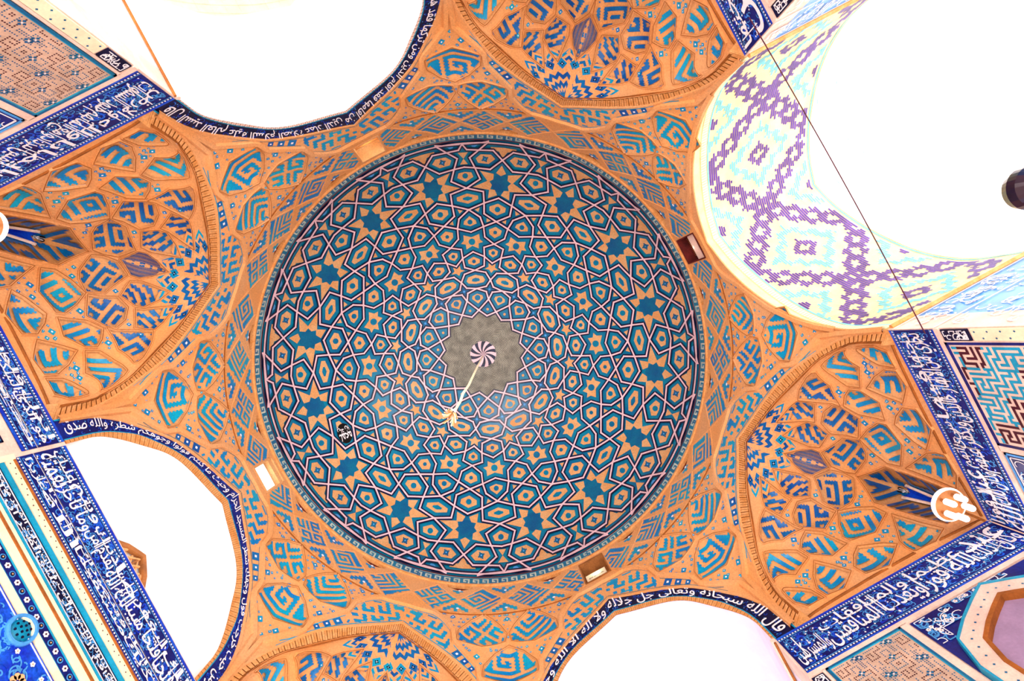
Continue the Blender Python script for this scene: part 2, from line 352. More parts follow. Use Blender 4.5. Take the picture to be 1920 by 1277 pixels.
for typ, sym, toks in CELLS:
    toks = toks.split()
    for k in range(16):
        for sgn in ((1,-1) if sym == '2' else (1,)):
            P = [dvert(t,k,sgn) for t in toks]; n = len(P)
            for i in range(n):
                if typ == 'arrow' and i == n-1: continue
                a, b = P[i], P[(i+1)%n]; key = tuple(sorted([(round(a[0],2),round(a[1],2)),(round(b[0],2),round(b[1],2))])); edges[key] = (a,b)
            P = ccw(P); c = P.mean(0); rr = np.linalg.norm(c); ur = c/rr; ut = np.array([-ur[1],ur[0]])
            if typ == 'hex1':
                q = inset(P,.165); dpoly(och,q,'ochre',.008); c = q.mean(0); dpoly(mid,disc(c,.085,8),'deep_teal',.016); dpoly(mid,disc(c,.03,6),'sky_tile',.022)
                for t in range(4): dpoly(mid,disc(c+.095*np.array([math.cos(t*PI/2),math.sin(t*PI/2)]),.03,6),'deep_teal',.016)
            elif typ in ('pent','pentb','tear','tear2'):
                q = inset(P,.178 if typ != 'tear2' else .16); dpoly(och,q,'ochre',.008); dpoly(mid,disc(q.mean(0),.095 if typ != 'tear' else .085,10),'turquoise',.016)
            elif typ == 'long': q = inset(P,.185); dpoly(och,q,'ochre',.008); dpoly(mid,shrink(q,.44),'turquoise',.016)
            elif typ == 'oct': q = inset(P,.15); dpoly(och,q,'ochre',.008); dpoly(mid,shrink(q,.44),'turquoise',.016)
            elif typ in ('hexs','hexb','hexb2'):
                q = inset(P,.165 if typ == 'hexb' else .15); dpoly(och,q,'ochre',.008); dpoly(mid,disc(q.mean(0),.065,8),'deep_teal',.016)
            elif typ == 'star2': dpoly(och,inset(P,.175),'ochre',.008); dpoly(mid,disc((dvert('t',k,1)+dvert('y',k,1))/2,.11,12),'turquoise',.016)
            elif typ == 'smallstar': dpoly(och,shrink(P,.42),'ochre',.008)
            elif typ == 'kite': dpoly(och,disc(c,.045,6),'ochre',.008)
            elif typ == 'star4': dpoly(mid,shrink(P,.86),'deep_teal',.003); dpoly(mid,disc(c,.04,6),'sky_tile',.014)
            elif typ == 'bow':
                A_, B_ = P[[0,1]].mean(0), None
                mm, pp, qq, r_, s_, oo = [dvert(t,k,sgn) for t in toks]
                for tri in ((mm,s_,oo,.46),(pp,qq,r_,.46)):
                    g = (tri[0]+tri[1]+tri[2])/3; dpoly(och,[g+(v-g)*.33 for v in tri[:3]],'ochre',.008)
            elif typ == 'rimstar':
                ax = ur
                def pt(s,a): a = rad(22.5*k+a); return np.array([s2k(s)*math.cos(a), s2k(s)*math.sin(a)])
                dpoly(och,[pt(.990,-1.45),pt(.990,1.45),pt(.9785,0)],'ochre',.008); dpoly(och,[pt(.9787,0),pt(.966,1.15),pt(.966,-1.15)],'ochre',.008)
            elif typ == 'tip': dpoly(mid,shrink(P,.25),'sky_tile',.014)
            elif typ == 'arrow':
                c0 = rad(22.5*k+11.25)
                def pt(kk_,a): a = c0+rad(a); return np.array([kk_*math.cos(a), kk_*math.sin(a)])
                ro = s2k(.9999)
                dpoly(och,[pt(ro-.2,-3.6),pt(ro-.19,0),pt(ro-.2,3.6),pt(ro-.3,3.2),pt(ro-.34,1.2),pt(ro-.56,0),pt(ro-.34,-1.2),pt(ro-.3,-3.2)],'ochre',.008)
            elif typ == 'star1':
                pts = [dvert(t,k,1) for t in toks]; C0 = np.mean(pts,0); cc = []
                for i in range(14):
                    if i % 2 == 0:
                        Pn = pts[i]; C_ = C0; d = C_-Pn; L = np.linalg.norm(d); u = d/L; w = np.array([-u[1],u[0]])
                        o = Pn+u*.2; e = Pn+u*(L-.27); s1 = Pn+u*(L-.36)
                        dpoly(och,[o,s1+w*.165,e,s1-w*.165],'ochre',.008)
                dpoly(mid,disc(C0,.3,14),'deep_teal',.004)
och.build('ochre_inlay', dome); mid.build('centre_inlay', dome)
# interlaced bands: navy outline below, pale ribbon above
st = MB(); si = MB()
for a, b in edges.values():
    d = np.linalg.norm((a+b)/2); q = 1.0 if d > 4.2 else .9; l = np.linalg.norm(b-a)
    if l < 1e-3: continue
    chart_ribbon(st, domef, [tuple(a),tuple(b)], .138*q, 'navy', .024, ext=.03, step=.25)
    chart_ribbon(si, domef, [tuple(a),tuple(b)], .05*q, 'pink_tile', .03, ext=.026, step=.25)
ro = s2k(.99995); ring = [(ro*math.cos(a),ro*math.sin(a)) for a in np.arange(256)*2*PI/256]
ring2 = [(x*(1-.075/ro),y*(1-.075/ro)) for x,y in ring]; ring = [(x*(1-.03/ro),y*(1-.03/ro)) for x,y in ring]; chart_ribbon(st, domef, ring2, .1, 'navy', .02, True); chart_ribbon(si, domef, ring, .055, 'pink_tile', .034, True)
st.build('band_outline', dome); si.build('interlaced_band', dome)
# crown: herringbone rosette and pinwheel
ro = MB(); nz = 17
def zig(f): return [tuple(f*dvert('I' if i % 2 == 0 else 'J', i//2, 1)) for i in range(32)]
dpoly(ro, zig(.985), 'grey_tile', .002, .2)
for i in range(nz):
    f = 1-.04*i
    chart_ribbon(ro, domef, zig(f*.985), .021, 'olive_tile', .006, True, .5)
    chart_ribbon(ro, domef, zig((f-.02)*.985), .013, 'dark_grey', .007, True, .5)
ro.build('herringbone_crown', dome)
pw = MB()
for i in range(20):
    a0 = i*PI/10+.2; L = []; Rr = []
    for t in np.linspace(.02,1,8):
        r = .43*t*(1 if i % 2 else .96); tw = .5*t; L.append((r*math.cos(a0+tw),r*math.sin(a0+tw))); Rr.append((r*math.cos(a0+PI/10+tw),r*math.sin(a0+PI/10+tw)))
    poly = L+[tuple(np.array(L[-1])*.5+np.array(Rr[-1])*.5*1.0+np.array(L[-1])*.02)]+Rr[::-1]
    dpoly(pw, poly, 'pink_tile' if i % 2 else 'navy', .02, .2)
pw.build('pinwheel_boss', dome)
# ------------------------------------------------------------------ Arabic lettering as bent mesh
_L = {'ا':0xFE8D,'ب':0xFE8F,'ة':0xFE93,'ت':0xFE95,'ث':0xFE99,'ج':0xFE9D,'ح':0xFEA1,'خ':0xFEA5,'د':0xFEA9,'ذ':0xFEAB,'ر':0xFEAD,'ز':0xFEAF,'س':0xFEB1,'ش':0xFEB5,'ص':0xFEB9,'ض':0xFEBD,'ط':0xFEC1,'ظ':0xFEC5,'ع':0xFEC9,'غ':0xFECD,'ف':0xFED1,'ق':0xFED5,'ك':0xFED9,'ل':0xFEDD,'م':0xFEE1,'ن':0xFEE5,'ه':0xFEE9,'و':0xFEED,'ى':0xFEEF,'ي':0xFEF1}
_R = set('اةدذرزوى')
def shape_ar(t):
    """joined letter forms in display order (right-to-left text laid out left-to-right)"""
    out = []; n = len(t); i = 0
    while i < n:
        ch = t[i]
        if ch not in _L: out.append(ch); i += 1; continue
        prev = i > 0 and t[i-1] in _L and t[i-1] not in _R
        if ch == 'ل' and i+1 < n and t[i+1] == 'ا': out.append(chr(0xFEFB+(1 if prev else 0))); i += 2; continue
        nxt = i+1 < n and t[i+1] in _L and ch not in _R
        out.append(chr(_L[ch]+(3 if prev and nxt else 2 if nxt else 1 if prev else 0))); i += 1
    return ''.join(out[::-1])
_TC = {}
def text_mesh(t):
    if t not in _TC:
        c = bpy.data.curves.new('t','FONT'); c.body = shape_ar(t); c.resolution_u = 3; o = bpy.data.objects.new('t',c); COL.objects.link(o)
        bpy.context.view_layer.update(); me = bpy.data.meshes.new_from_object(o)
        V = np.array([v.co[:2] for v in me.vertices]); F = [tuple(p.vertices) for p in me.polygons]
        bpy.data.objects.remove(o); bpy.data.curves.remove(c); bpy.data.meshes.remove(me); _TC[t] = (V,F)
    return _TC[t]
def text_on(mb, f, t, x0, x1, y0, y1, m, off, bold=0.0):
    V, F = text_mesh(t); a = V.min(0); b = V.max(0); q = (V-a)/(b-a)
    e = .012*(x1-x0)/max(1e-6,(b[0]-a[0])); e2 = .008*(y1-y0)/max(1e-6,(b[1]-a[1]))
    for i,(dx,dy) in enumerate(((0,0),(e,0),(-e,0),(0,e2),(0,-e2))): mb.add(f(x0+q[:,0]*(x1-x0)+dx, y0+q[:,1]*(y1-y0)+dy, off+.003+.0012*i), F, m)
def vines(mb, f, x0, x1, y0, y1, n, m, off, w=.012, r=(.05,.13), metric=None):
    """scrolling stems: short spirals strewn over a band"""
    for _ in range(n):
        cx = rng.uniform(x0,x1); cy = rng.uniform(y0,y1); q0 = rng.uniform(0,2*PI); s = rng.choice([-1,1]); R0 = rng.uniform(*r); pts = []
        for t in np.linspace(0,1,12): a = q0+s*t*4.6; k = R0*(1-.75*t); pts.append((min(x1,max(x0,cx+k*math.cos(a)*(metric[0] if metric else 1))), min(y1,max(y0,cy+k*math.sin(a)*(metric[1] if metric else 1)))))
        p = [pts[0]]
        for z in pts[1:]:
            if abs(z[0]-p[-1][0])+abs(z[1]-p[-1][1]) > 2e-3: p.append(z)
        if len(p) > 3:
            P = np.array(p); d = np.gradient(P,axis=0); nn = np.stack([-d[:,1],d[:,0]],1); nn /= np.linalg.norm(nn,axis=1,keepdims=True)+1e-9; ww = w*np.array([metric[0],metric[1]])/2 if metric else w/2
            A = P+nn*ww; B = P-nn*ww; k = len(P); X = np.vstack([A,B]); mb.add(f(X[:,0],X[:,1],off+rng.uniform(0,.004)),[(i,i+1,k+i+1,k+i) for i in range(k-1)],m)
def dots(mb, f, pts, r, m, off, n=6, metric=(1,1)):
    pts = np.array(pts); q = np.arange(n)*2*PI/n
    X = pts[:,None,0]+r*metric[0]*np.cos(q)[None]; Y = pts[:,None,1]+r*metric[1]*np.sin(q)[None]
    P = f(X.ravel(),Y.ravel(),off); mb.add(P, np.arange(len(pts)*n).reshape(-1,n), m)
# lettered medallion set in one of the long hexagons
md = MB(); c0 = np.array([-5.19,.1]); ay = np.array([-.145,.99]); ax_ = np.array([.99,.145])
def medf0(x, y): p = c0+np.stack([x,y],-1)@np.stack([ax_,ay]); return domef(p[...,0],p[...,1])
medf = surf(medf0, ref=np.array([0,0,12.])); fillpoly(md, medf, [(.24*math.cos(q),.34*math.sin(q)) for q in np.arange(14)*2*PI/14], 'void', .2, .022)
text_on(md, medf, 'محمد', -.2,.2,-.02,.24,'white_tile',.03); text_on(md, medf, 'بن علي', -.2,.18,-.27,.02,'white_tile',.03)
md.build('lettered_medallion', dome)
# ------------------------------------------------------------------ drum and pendentives
K1 = [(-5.2,12.72),(-5.1,13.06),(-2.9,13.45),(0,13.73),(2.9,13.45),(5.1,13.06),(5.2,12.72),(3,12.68),(0,12.66),(-3,12.68)]
K2 = [(10.8,13.8),(10.55,14.18),(8,14.62),(5.1,14.93),(2.8,14.6),(1.4,14.37),(.2,14.11),(.65,13.84),(2.45,13.74),(5.4,13.64),(8.45,13.72)]
RIB = [(22.5,14.93),(16.5,14.86),(14.8,14.7),(13.2,14.46),(11.7,14.17),(11.15,13.74),(9.6,13.5),(7.9,13.25),(6.2,13.0),(5.8,12.66),(5.2,12.54),(3.0,12.3),(.8,12.02),(.5,11.5),(.25,10.9),(.05,10.2)]
KU = ["#.#.####","#.#.#..#","#.#.#.##","#.#.#...","#.#.####","#.#....#","#.####.#","#......#","########"]
KUF = [["####.#.#.#","#..#.#.#.#","####.#.#.#","...#.#.#.#",".###.#.###","..........","####.####.","#..#.#..#.","#.##.#.##.","#....#....","##########"],
["#.#.#####","#.#.#...#","#.#.#.###","#.#.#....","#.#.#####","#.#......","#.#######","#........","#########",".........","#########"],
["#########","#.......#","#.#####.#","#.#...#.#","#.#.#.#.#","#.#.###.#","#.#.....#","#.#######",".........","#########","........."],
["..##.##..",".#..#..#.","#.#...#.#",".#.#.#.#.","..#.#.#..","#..###..#",".#.....#.","..#.#.#..","#..#.#..#",".##...##."]]
FLOWER = ["..#..",".#.#.","#...#",".#.#.","..#.."]
def flower(mb, f, c, r, m='teal_brick', c2='white_tile', d=(0,1)):
    """a small glazed lozenge of four bricks round a pale one"""
    fr = Frame(f, c, d); Q = []
    for a, b in ((r*.45,0),(-r*.45,0),(0,r*.45),(0,-r*.45)): Q += [(a-r*.5,b),(a,b-r*.5),(a+r*.5,b),(a,b+r*.5)]
    U = fr.fr(np.array(Q)); mb.quads(f(U[:,0],U[:,1],np.repeat([.007,.008,.009,.01],4)), m)
    U = fr.fr(np.array([(-r*.28,0),(0,-r*.28),(r*.28,0),(0,r*.28)])); mb.quads(f(U[:,0],U[:,1],.013), c2)
def dm(pts, sg=1): return [(sg*p*D2M, z) for p, z in pts]
def stripfill(mb, f, pts_a, pts_b, m, off=0.0, n=40):
    a = resample(pts_a,n)[0]; b = resample(pts_b,n)[0]; X = np.vstack([a,b]); mb.add(f(X[:,0],X[:,1],off),[(i,i+1,n+i+1,n+i) for i in range(n-1)],m)
SLOT = [(-.4,16.6),(-.4,16.46),(0,16.27),(.4,16.46),(.4,16.6)]
drum = thing('dome_drum', 'ochre brick drum and pendentives under the dome, laced with turquoise brick lettering', 'drum', kind='structure')
KMETA = [('K1',K1,(0,13.15),1),('K2',K2,(5.4,14.2),1),('K2',K2,(5.4,14.2),-1)]
ARCHN = {0:'east',45:'sq',90:'south',135:'sq',180:'west',225:'sq',270:'north',315:'sq'}
for q in range(8):
    axis = 22.5+45*q; f = drumf(axis); pend = MB()
    sides = {1: ARCHN[(45*q+45) % 360], -1: ARCHN[(45*q) % 360]}
    def outc(sg): return OUTB if sides[sg] == 'east' else OUT
    lowm = dm(outc(-1)[::-1],-1); lowp = dm(outc(1),1)
    lowm[-1] = (-.004,10.12); lowp[0] = (.004,10.12)
    dom = [tuple(p) for p in smooth(lowm,30)]+[tuple(p) for p in smooth(lowp,30)]+[(22.5*D2M,16.72),(-22.5*D2M,16.72)]
    holes = [dm(P,sg) if sg > 0 else dm(P,sg)[::-1] for _,P,_,sg in [(n_,[(p*.86-.1,z+.12-(z-14.2)*.14) for p,z in P_] if n_ == 'K2' and sides[g_] == 'east' else P_,c_,g_) for n_,P_,c_,g_ in KMETA]]
    light = []
    for sg in (1,-1):
        if sides[sg] != 'sq': light.append(sg)
    nh = [[(sg*22.5*D2M-sg*.44,15.2),(sg*22.5*D2M-sg*.44,16.5),(sg*(22.5*D2M+.01),16.5),(sg*(22.5*D2M+.01),15.2)] for sg in light]
    wn = [[(sg*11.25*D2M+x_,z_) for x_,z_ in SLOT] for sg in (1,-1)]
    V, F = tess(dom, .2, holes+wn+nh); pend.add(f(V[:,0],V[:,1]), F, 'brick')
    for sg in (1,-1):                                     # reveals of the slot openings
        w = wn[0 if sg > 0 else 1]; P = f(np.array([p[0] for p in w]),np.array([p[1] for p in w])); Q = f(np.array([p[0] for p in w]),np.array([p[1] for p in w]),-.35)
        n_ = len(w); pend.add(np.vstack([P,Q]),[(i,(i+1)%n_,n_+(i+1)%n_,n_+i) for i in range(n_)],'brick_rim')
    # brick lettering on the ring of lozenges
    mo = MB()
    for j in range(-2,2):
        x0 = (11.25*j)*D2M; x1 = x0+11.25*D2M; xm = (x0+x1)/2
        skip = [h for h in nh]
        def clear(x, y): 
            o = np.zeros(np.shape(x),bool)
            for h in nh+wn: o |= (np.abs(x-np.mean([p[0] for p in h])) < (max(p[0] for p in h)-min(p[0] for p in h))/2+.04)&(np.abs(y-np.mean([p[1] for p in h])) < (max(p[1] for p in h)-min(p[1] for p in h))/2+.04)
            return o
        rh = [(x0,15.74),(xm,14.95),(x1,15.74),(xm,16.53)]; fr = Frame(f,(xm,15.74),(.66,.75)); bp = bitpat(KUF[(q+j)%3],2,True)
        def pat(X,Y,I,J,fr=fr,bp=bp):
            U = fr.fr(np.stack([X,Y],-1)); return np.where(clear(U[...,0],U[...,1]),0,bp(X,Y,I,J))
        bricks(mo,f,fr,rh,pat,'teal_brick',.044,.042,inset=.065)
        for tri in ([(x0,15.74),(xm,14.95),(x0-(xm-x0),14.95)],[(x0,15.74),(xm,16.53),(x0-(xm-x0),16.53)]):
            if tri[1][0]-tri[2][0] < .1 or abs(x0) > 22*D2M: continue
            cx = x0; cy = np.mean([tri[0][1],tri[1][1],tri[1][1]]); fr2 = Frame(f,(cx,cy),(0,1)); bt_ = bitpat(["#..#..#","##.#.##",".#####.","..###..","...#..."] if tri[1][1] > 15.7 else ["...#...","..###..",".#####.","##.#.##","#..#..#"],2)
            def tpat(X,Y,I,J,fr2=fr2,bt_=bt_): U = fr2.fr(np.stack([X,Y],-1)); return np.where(clear(U[...,0],U[...,1]),0,bt_(X,Y,I,J))
            bricks(mo,f,fr2,tri,tpat,'teal_brick',.052,.046,inset=.05)
            dots(mo,f,[(cx,cy)],.05,'white_tile',.009)
        for sg in (1,-1):
            xe = x0 if sg > 0 else x1
            for ye in (16.53,14.95):
                k = .0
                if abs(abs(xe)-22.5*D2M) < .01 and (1 if xe > 0 else -1) in light: k = .64
                rib(mo,f,[(xe+(xm-xe)*k,15.74+(ye-15.74)*k),(xm,ye)],.06,.02,'brick',step=.3)
    # frieze of key pattern and ledge
    key = bitpat(["######","#....#","#.##.#","#.#..#","#.####","......"],1,True)
    fr = Frame(f,(0,16.96),(0,1)); bricks(mo,f,fr,[(-22.5*D2M,16.74),(22.5*D2M,16.74),(22.5*D2M,17.2),(-22.5*D2M,17.2)],key,'turquoise',.052,.075,inset=.0,jag=0)
    stripfill(mo,f,[(-22.5*D2M,16.72),(22.5*D2M,16.72)],[(-22.5*D2M,17.23),(22.5*D2M,17.23)],'pale_green',.002)
    rib(mo,f,[(-22.5*D2M,16.67),(22.5*D2M,16.67)],.1,.05,'brick_rim',step=.2); rib(mo,f,[(-22.5*D2M,17.22),(22.5*D2M,17.22)],.035,.03,'maroon',step=.2)
    rib(mo,f,[(-22.5*D2M,14.95),(22.5*D2M,14.95)],.09,.035,'brick_rim',step=.2); rib(mo,f,[(-22.5*D2M,14.9),(22.5*D2M,14.9)],.025,.03,'brick_line',step=.2)
    # ribs and friezes round the arches
    for sg in (1,-1):
        oc = outc(sg); rp = RIB
        if sides[sg] == 'east':
            a = np.array(OUTB); rr_ = np.array(RIB)[::-1]; rp = [(p,max(np.interp(p,rr_[:,0],rr_[:,1]),min(14.93,np.interp(p,a[:,0],a[:,1])+.17))) for p in np.linspace(22.5,.3,30)]
        r1 = dm(rp,sg); rib(pend,f,r1,.15,.07,'brick',step=.12); rib(mo,f,[(x,y+.07) for x,y in r1[:-3]],.03,.04,'brick_line',step=.12)
        rib(pend,f,smooth(dm(oc,sg),40)[2:],.07,.03,'brick',step=.2)
        if sides[sg] == 'east': continue
        o = np.array(oc); 
        ph = np.linspace(3.2,22.4,60); rr = np.array([np.interp(p,[a for a,_ in rp[::-1]],[b for _,b in rp[::-1]]) for p in ph]); oo = np.interp(ph,o[:,0],o[:,1])
        lo = [(sg*p*D2M,a+.1) for p,a in zip(ph,oo)]; hi = [(sg*p*D2M,max(a+.12,b-.13)) for p,a,b in zip(ph,oo,rr)]
        m = 'cyan_line' if sides[sg] == 'sq' else 'grey_tile'
        chart_ribbon(mo,f,lo,.028,m,.006); chart_ribbon(mo,f,hi,.028,m,.006)
        reg = [p for p in lo if abs(p[0]) > 11.4*D2M]; reg2 = [p for p in hi if abs(p[0]) > 11.4*D2M]
        poly = reg+reg2[::-1]; fr = Frame(f,(sg*17.5*D2M,14.1),(-sg*.9,.42*1))
        bricks(mo,f,Frame(f,(sg*17.5*D2M,14.05),(sg*-.35,.93)),poly,bitpat(["#.###.#.#...###.#.#","#.#...#.#.#.#...#.#","###.#.###.###.#.###","....#...........#..","###.###.#.#.#.###.#","#.#...#.###.#...#.#","#.###.#.....###.###"],2,True),'teal_brick',.058,.055,inset=.045)
        for p, r in ((10.3,.16),(8.7,.13),(7.3,.1),(6.0,.075)):
            cy = (np.interp(p,o[:,0],o[:,1])+.1+np.interp(p,[a for a,_ in rp[::-1]],[b for _,b in rp[::-1]])-.13)/2; flower(mo,f,(sg*p*D2M,cy),r,'blue_brick')
    pend.build('pendentive', drum); mo.build('brick_mosaic', drum)
    # the three kites of each pendentive
    for i,(nm,P,c,sg) in enumerate(KMETA):
        if sg*(1 if nm == 'K2' else 0) in sides and nm == 'K2' and sides[sg] == 'east': P = [(p*.86-.1,z+.12-(z-14.2)*.14) for p,z in P]
        kb = MB(); poly = dm(P,sg); poly = [tuple(p) for p in (poly if sg > 0 else poly[::-1])]; mp = np.array(poly)
        def kf0(x,y,f=f,mp=mp): 
            d = np.where(inside(mp,x,y),dist(mp,x,y),0); b = 1-(1-np.minimum(d/.3,1))**2; return f(x,y,-.07*b-.004)
        kf = surf(kf0); V,F = tess(poly,.11); kb.add(kf(V[:,0],V[:,1],-.018),F,'brick')
        cc = (sg*c[0]*D2M,c[1]); fr = Frame(f,cc,(0,1) if nm == 'K1' else (-sg*.62,.78)); pt = bitpat(KUF[2] if nm == 'K1' else KUF[0 if sg > 0 else 1],2,True,fl=sg < 0)
        bricks(kb,kf,fr,poly,pt,'teal_brick',.055,.05,inset=.06,jag=.5)
        rib(kb,f,poly,.045,.03,'brick',True,.15); rib(kb,f,poly,.018,.034,'brick_line',True,.15)
        kb.build('kite_panel', drum)
    gf = MB()
    for p,z,r in ((0,14.65,.1),(0,14.83,.06),(1.6,14.82,.06),(-1.6,14.82,.06),(7.2,14.78,.08),(-7.2,14.78,.08),(9.6,14.55,.06),(-9.6,14.55,.06),(12,14.75,.09),(-12,14.75,.09),(14.2,14.86,.05),(-14.2,14.86,.05),(1.6,13.58,.07),(-1.6,13.58,.07),(6.4,13.32,.1),(-6.4,13.32,.1),(8.6,13.55,.06),(-8.6,13.55,.06),(0,14.0,.05),(4.2,12.52,.07),(-4.2,12.52,.07),(1.7,12.4,.1),(-1.7,12.4,.1),(0,12.2,.07),(3.6,13.55,.05),(-3.6,13.55,.05)): 
        if inside(dom,np.array(p*D2M),np.array(z)) and dist(dom,np.array(p*D2M),np.array(z)) > r*1.3: flower(gf,f,(p*D2M,z),r)
    rb_ = np.array(RIB)[::-1]; put = []
    for _ in range(900):
        x = rng.uniform(-15,15); z = rng.uniform(12.3,14.86)
        if z < np.interp(abs(x),rb_[:,0],rb_[:,1])+.12: continue
        xm_ = x*D2M
        if any(inside(h,np.array(xm_),np.array(z)) or dist(h,np.array(xm_),np.array(z)) < .07 for h in holes) or dist(dom,np.array(xm_),np.array(z)) < .15: continue
        if any(math.hypot(xm_-a,z-b_) < .15 for a,b_ in put): continue
        put.append((xm_,z)); flower(gf,f,(xm_,z),rng.uniform(.03,.055),'teal_brick','pink_cream')
    gf.build('lozenge_pattern', drum)
# ------------------------------------------------------------------ squinches: corner half-vaults of kite cells
_sqi = np.array(SQIN)
def sqf(axis):
    """chart of a squinch: psi degrees from its axis, v from the arch (0) to the ledge on the walls (1)"""
    def f0(u, v):
        u = np.clip(u,-20.85,20.85); ph = 22.5-np.abs(u); zA = np.interp(ph,_sqi[:,0],_sqi[:,1]); a = rad(axis)+np.radians(u); rA = drum_rho(a,zA)
        b = np.radians(45+u); rB = W/np.maximum(np.cos(b),np.sin(b)); r = rA+(rB-rA)*np.sin(v*PI/2); z = HB+(zA-HB)*np.cos(v*PI/2)
        return warp(np.stack([r*np.cos(a),r*np.sin(a),z],-1))
    return surf(f0, ref=np.array([0,0,10.5]))
NICHE = [(0,.512),(-2.75,.655),(-2.6,.75),(-2.3,.86),(-2.0,.93),(2.0,.93),(2.3,.86),(2.6,.75),(2.75,.655)]
SQP = [('L1',[(-2.95,.86),(-3.3,.745),(-4.55,.805),(-6.0,.878),(-6.3,.925),(-6.3,.965),(-4.3,.975),(-2.6,.94)]),
('L2',[(-6.4,.883),(-7.1,.839),(-8.95,.771),(-10.2,.796),(-11.5,.849),(-11.5,.93),(-9.2,.962)]),
('L3',[(-12.16,.864),(-12.75,.766),(-13.66,.647),(-15.55,.718),(-16.7,.807),(-16.6,.905),(-14.6,.934)]),
('L4',[(-17.1,.91),(-17.33,.783),(-18.6,.637),(-19.9,.45),(-20.1,.55),(-20.1,.7),(-19.3,.88)]),
('M1',[(-3.4,.727),(-3.3,.67),(-4.23,.619),(-5.77,.567),(-7.44,.617),(-8.73,.681),(-8.69,.726),(-6.3,.772)]),
('M2',[(-9.28,.726),(-9.4,.67),(-9.5,.583),(-10.5,.493),(-12.1,.496),(-13.2,.521),(-13.2,.604),(-11.8,.718)]),
('M3',[(-13.7,.605),(-13.75,.508),(-15.2,.377),(-16.9,.16),(-17.9,.16),(-19.2,.15),(-19.7,.28),(-16.9,.602)]),
('T1',[(-2.9,.573),(-.5,.513),(-.25,.466),(-.45,.414),(-2.2,.372),(-5.3,.479),(-5.66,.566),(-3.95,.583)]),
('T2',[(-5.85,.561),(-5.95,.504),(-5.6,.422),(-7,.366),(-9,.374),(-10.35,.421),(-10.2,.48),(-8.9,.583)]),
('T3',[(-10.35,.477),(-10.6,.421),(-10.45,.304),(-10.37,.17),(-12.4,.12),(-14.9,.09),(-15.6,.11),(-15.7,.16),(-13.57,.372)]),
('F2',[(-2.9,.363),(-2.62,.309),(-3.34,.167),(-5.13,.212),(-6.7,.282),(-6.65,.333),(-5.43,.41)]),
('F3',[(-6.95,.331),(-6.9,.281),(-5.54,.104),(-8.73,.134),(-10.2,.165),(-10.25,.232),(-10.1,.308)])]
FAN1 = [(0,.405),(-2.15,.363),(-2.3,.325),(-1.6,.27),(0,.193),(1.6,.27),(2.3,.325),(2.15,.363)]
GAPS = [(-5.51,.791,.09),(-6.92,.8,.08),(-11.09,.765,.09),(-3.7,.606,.08),(-2.5,.59,.06),(-8.2,.605,.09),(-4.77,.429,.07),(-16.03,.661,.09),(-17.4,.64,.08),(-12.52,.45,.09),(-11.03,.25,.06),(-9.57,.349,.06),(-11.9,.8,.06),(-6.4,.85,.05),(-12.0,.76,.05),(-9.3,.64,.05),(-16.9,.7,.05)]
GL = [["#.#.###","#.#.#.#","#.#.###","#.#....","#.#####","#......","#######"],["#######","......#","#####.#","#...#.#","#.###.#","#.....#","#######"],["###.###","#.#.#..","###.###","......#","#####.#","#...#.#","#.###.#","#......"],["#######","#.....#","#.###.#","#.#.#.#","#.###.#","#.....#","#.#####"],["#.#.#.#","#.#.#.#","#.###.#","#.....#","#.#####","#......","#.#####"],["###.###","#.#.#.#","###.###",".......","#######","#.....#","#.###.#"]]
SQK = {'L1':2,'L2':0,'L3':1,'L4':2,'M1':3,'M2':4,'M3':0,'T1':5,'T2':5,'T3':2}
DEPTH = {'L':.13,'M':.11,'T':.1,'F':.09}
CORN = {45:'south-east',135:'south-west',225:'north-west',315:'north-east'}
SQL = {45:'ochre corner squinch of turquoise kite cells with a wall lamp at its deep niche',135:'ochre corner squinch of turquoise cells cut by the bottom edge of the picture',225:'ochre corner squinch of turquoise cells at the picture\'s left edge beside the white side vault',315:'ochre corner squinch of turquoise cells beside the sunlit patterned vault'}
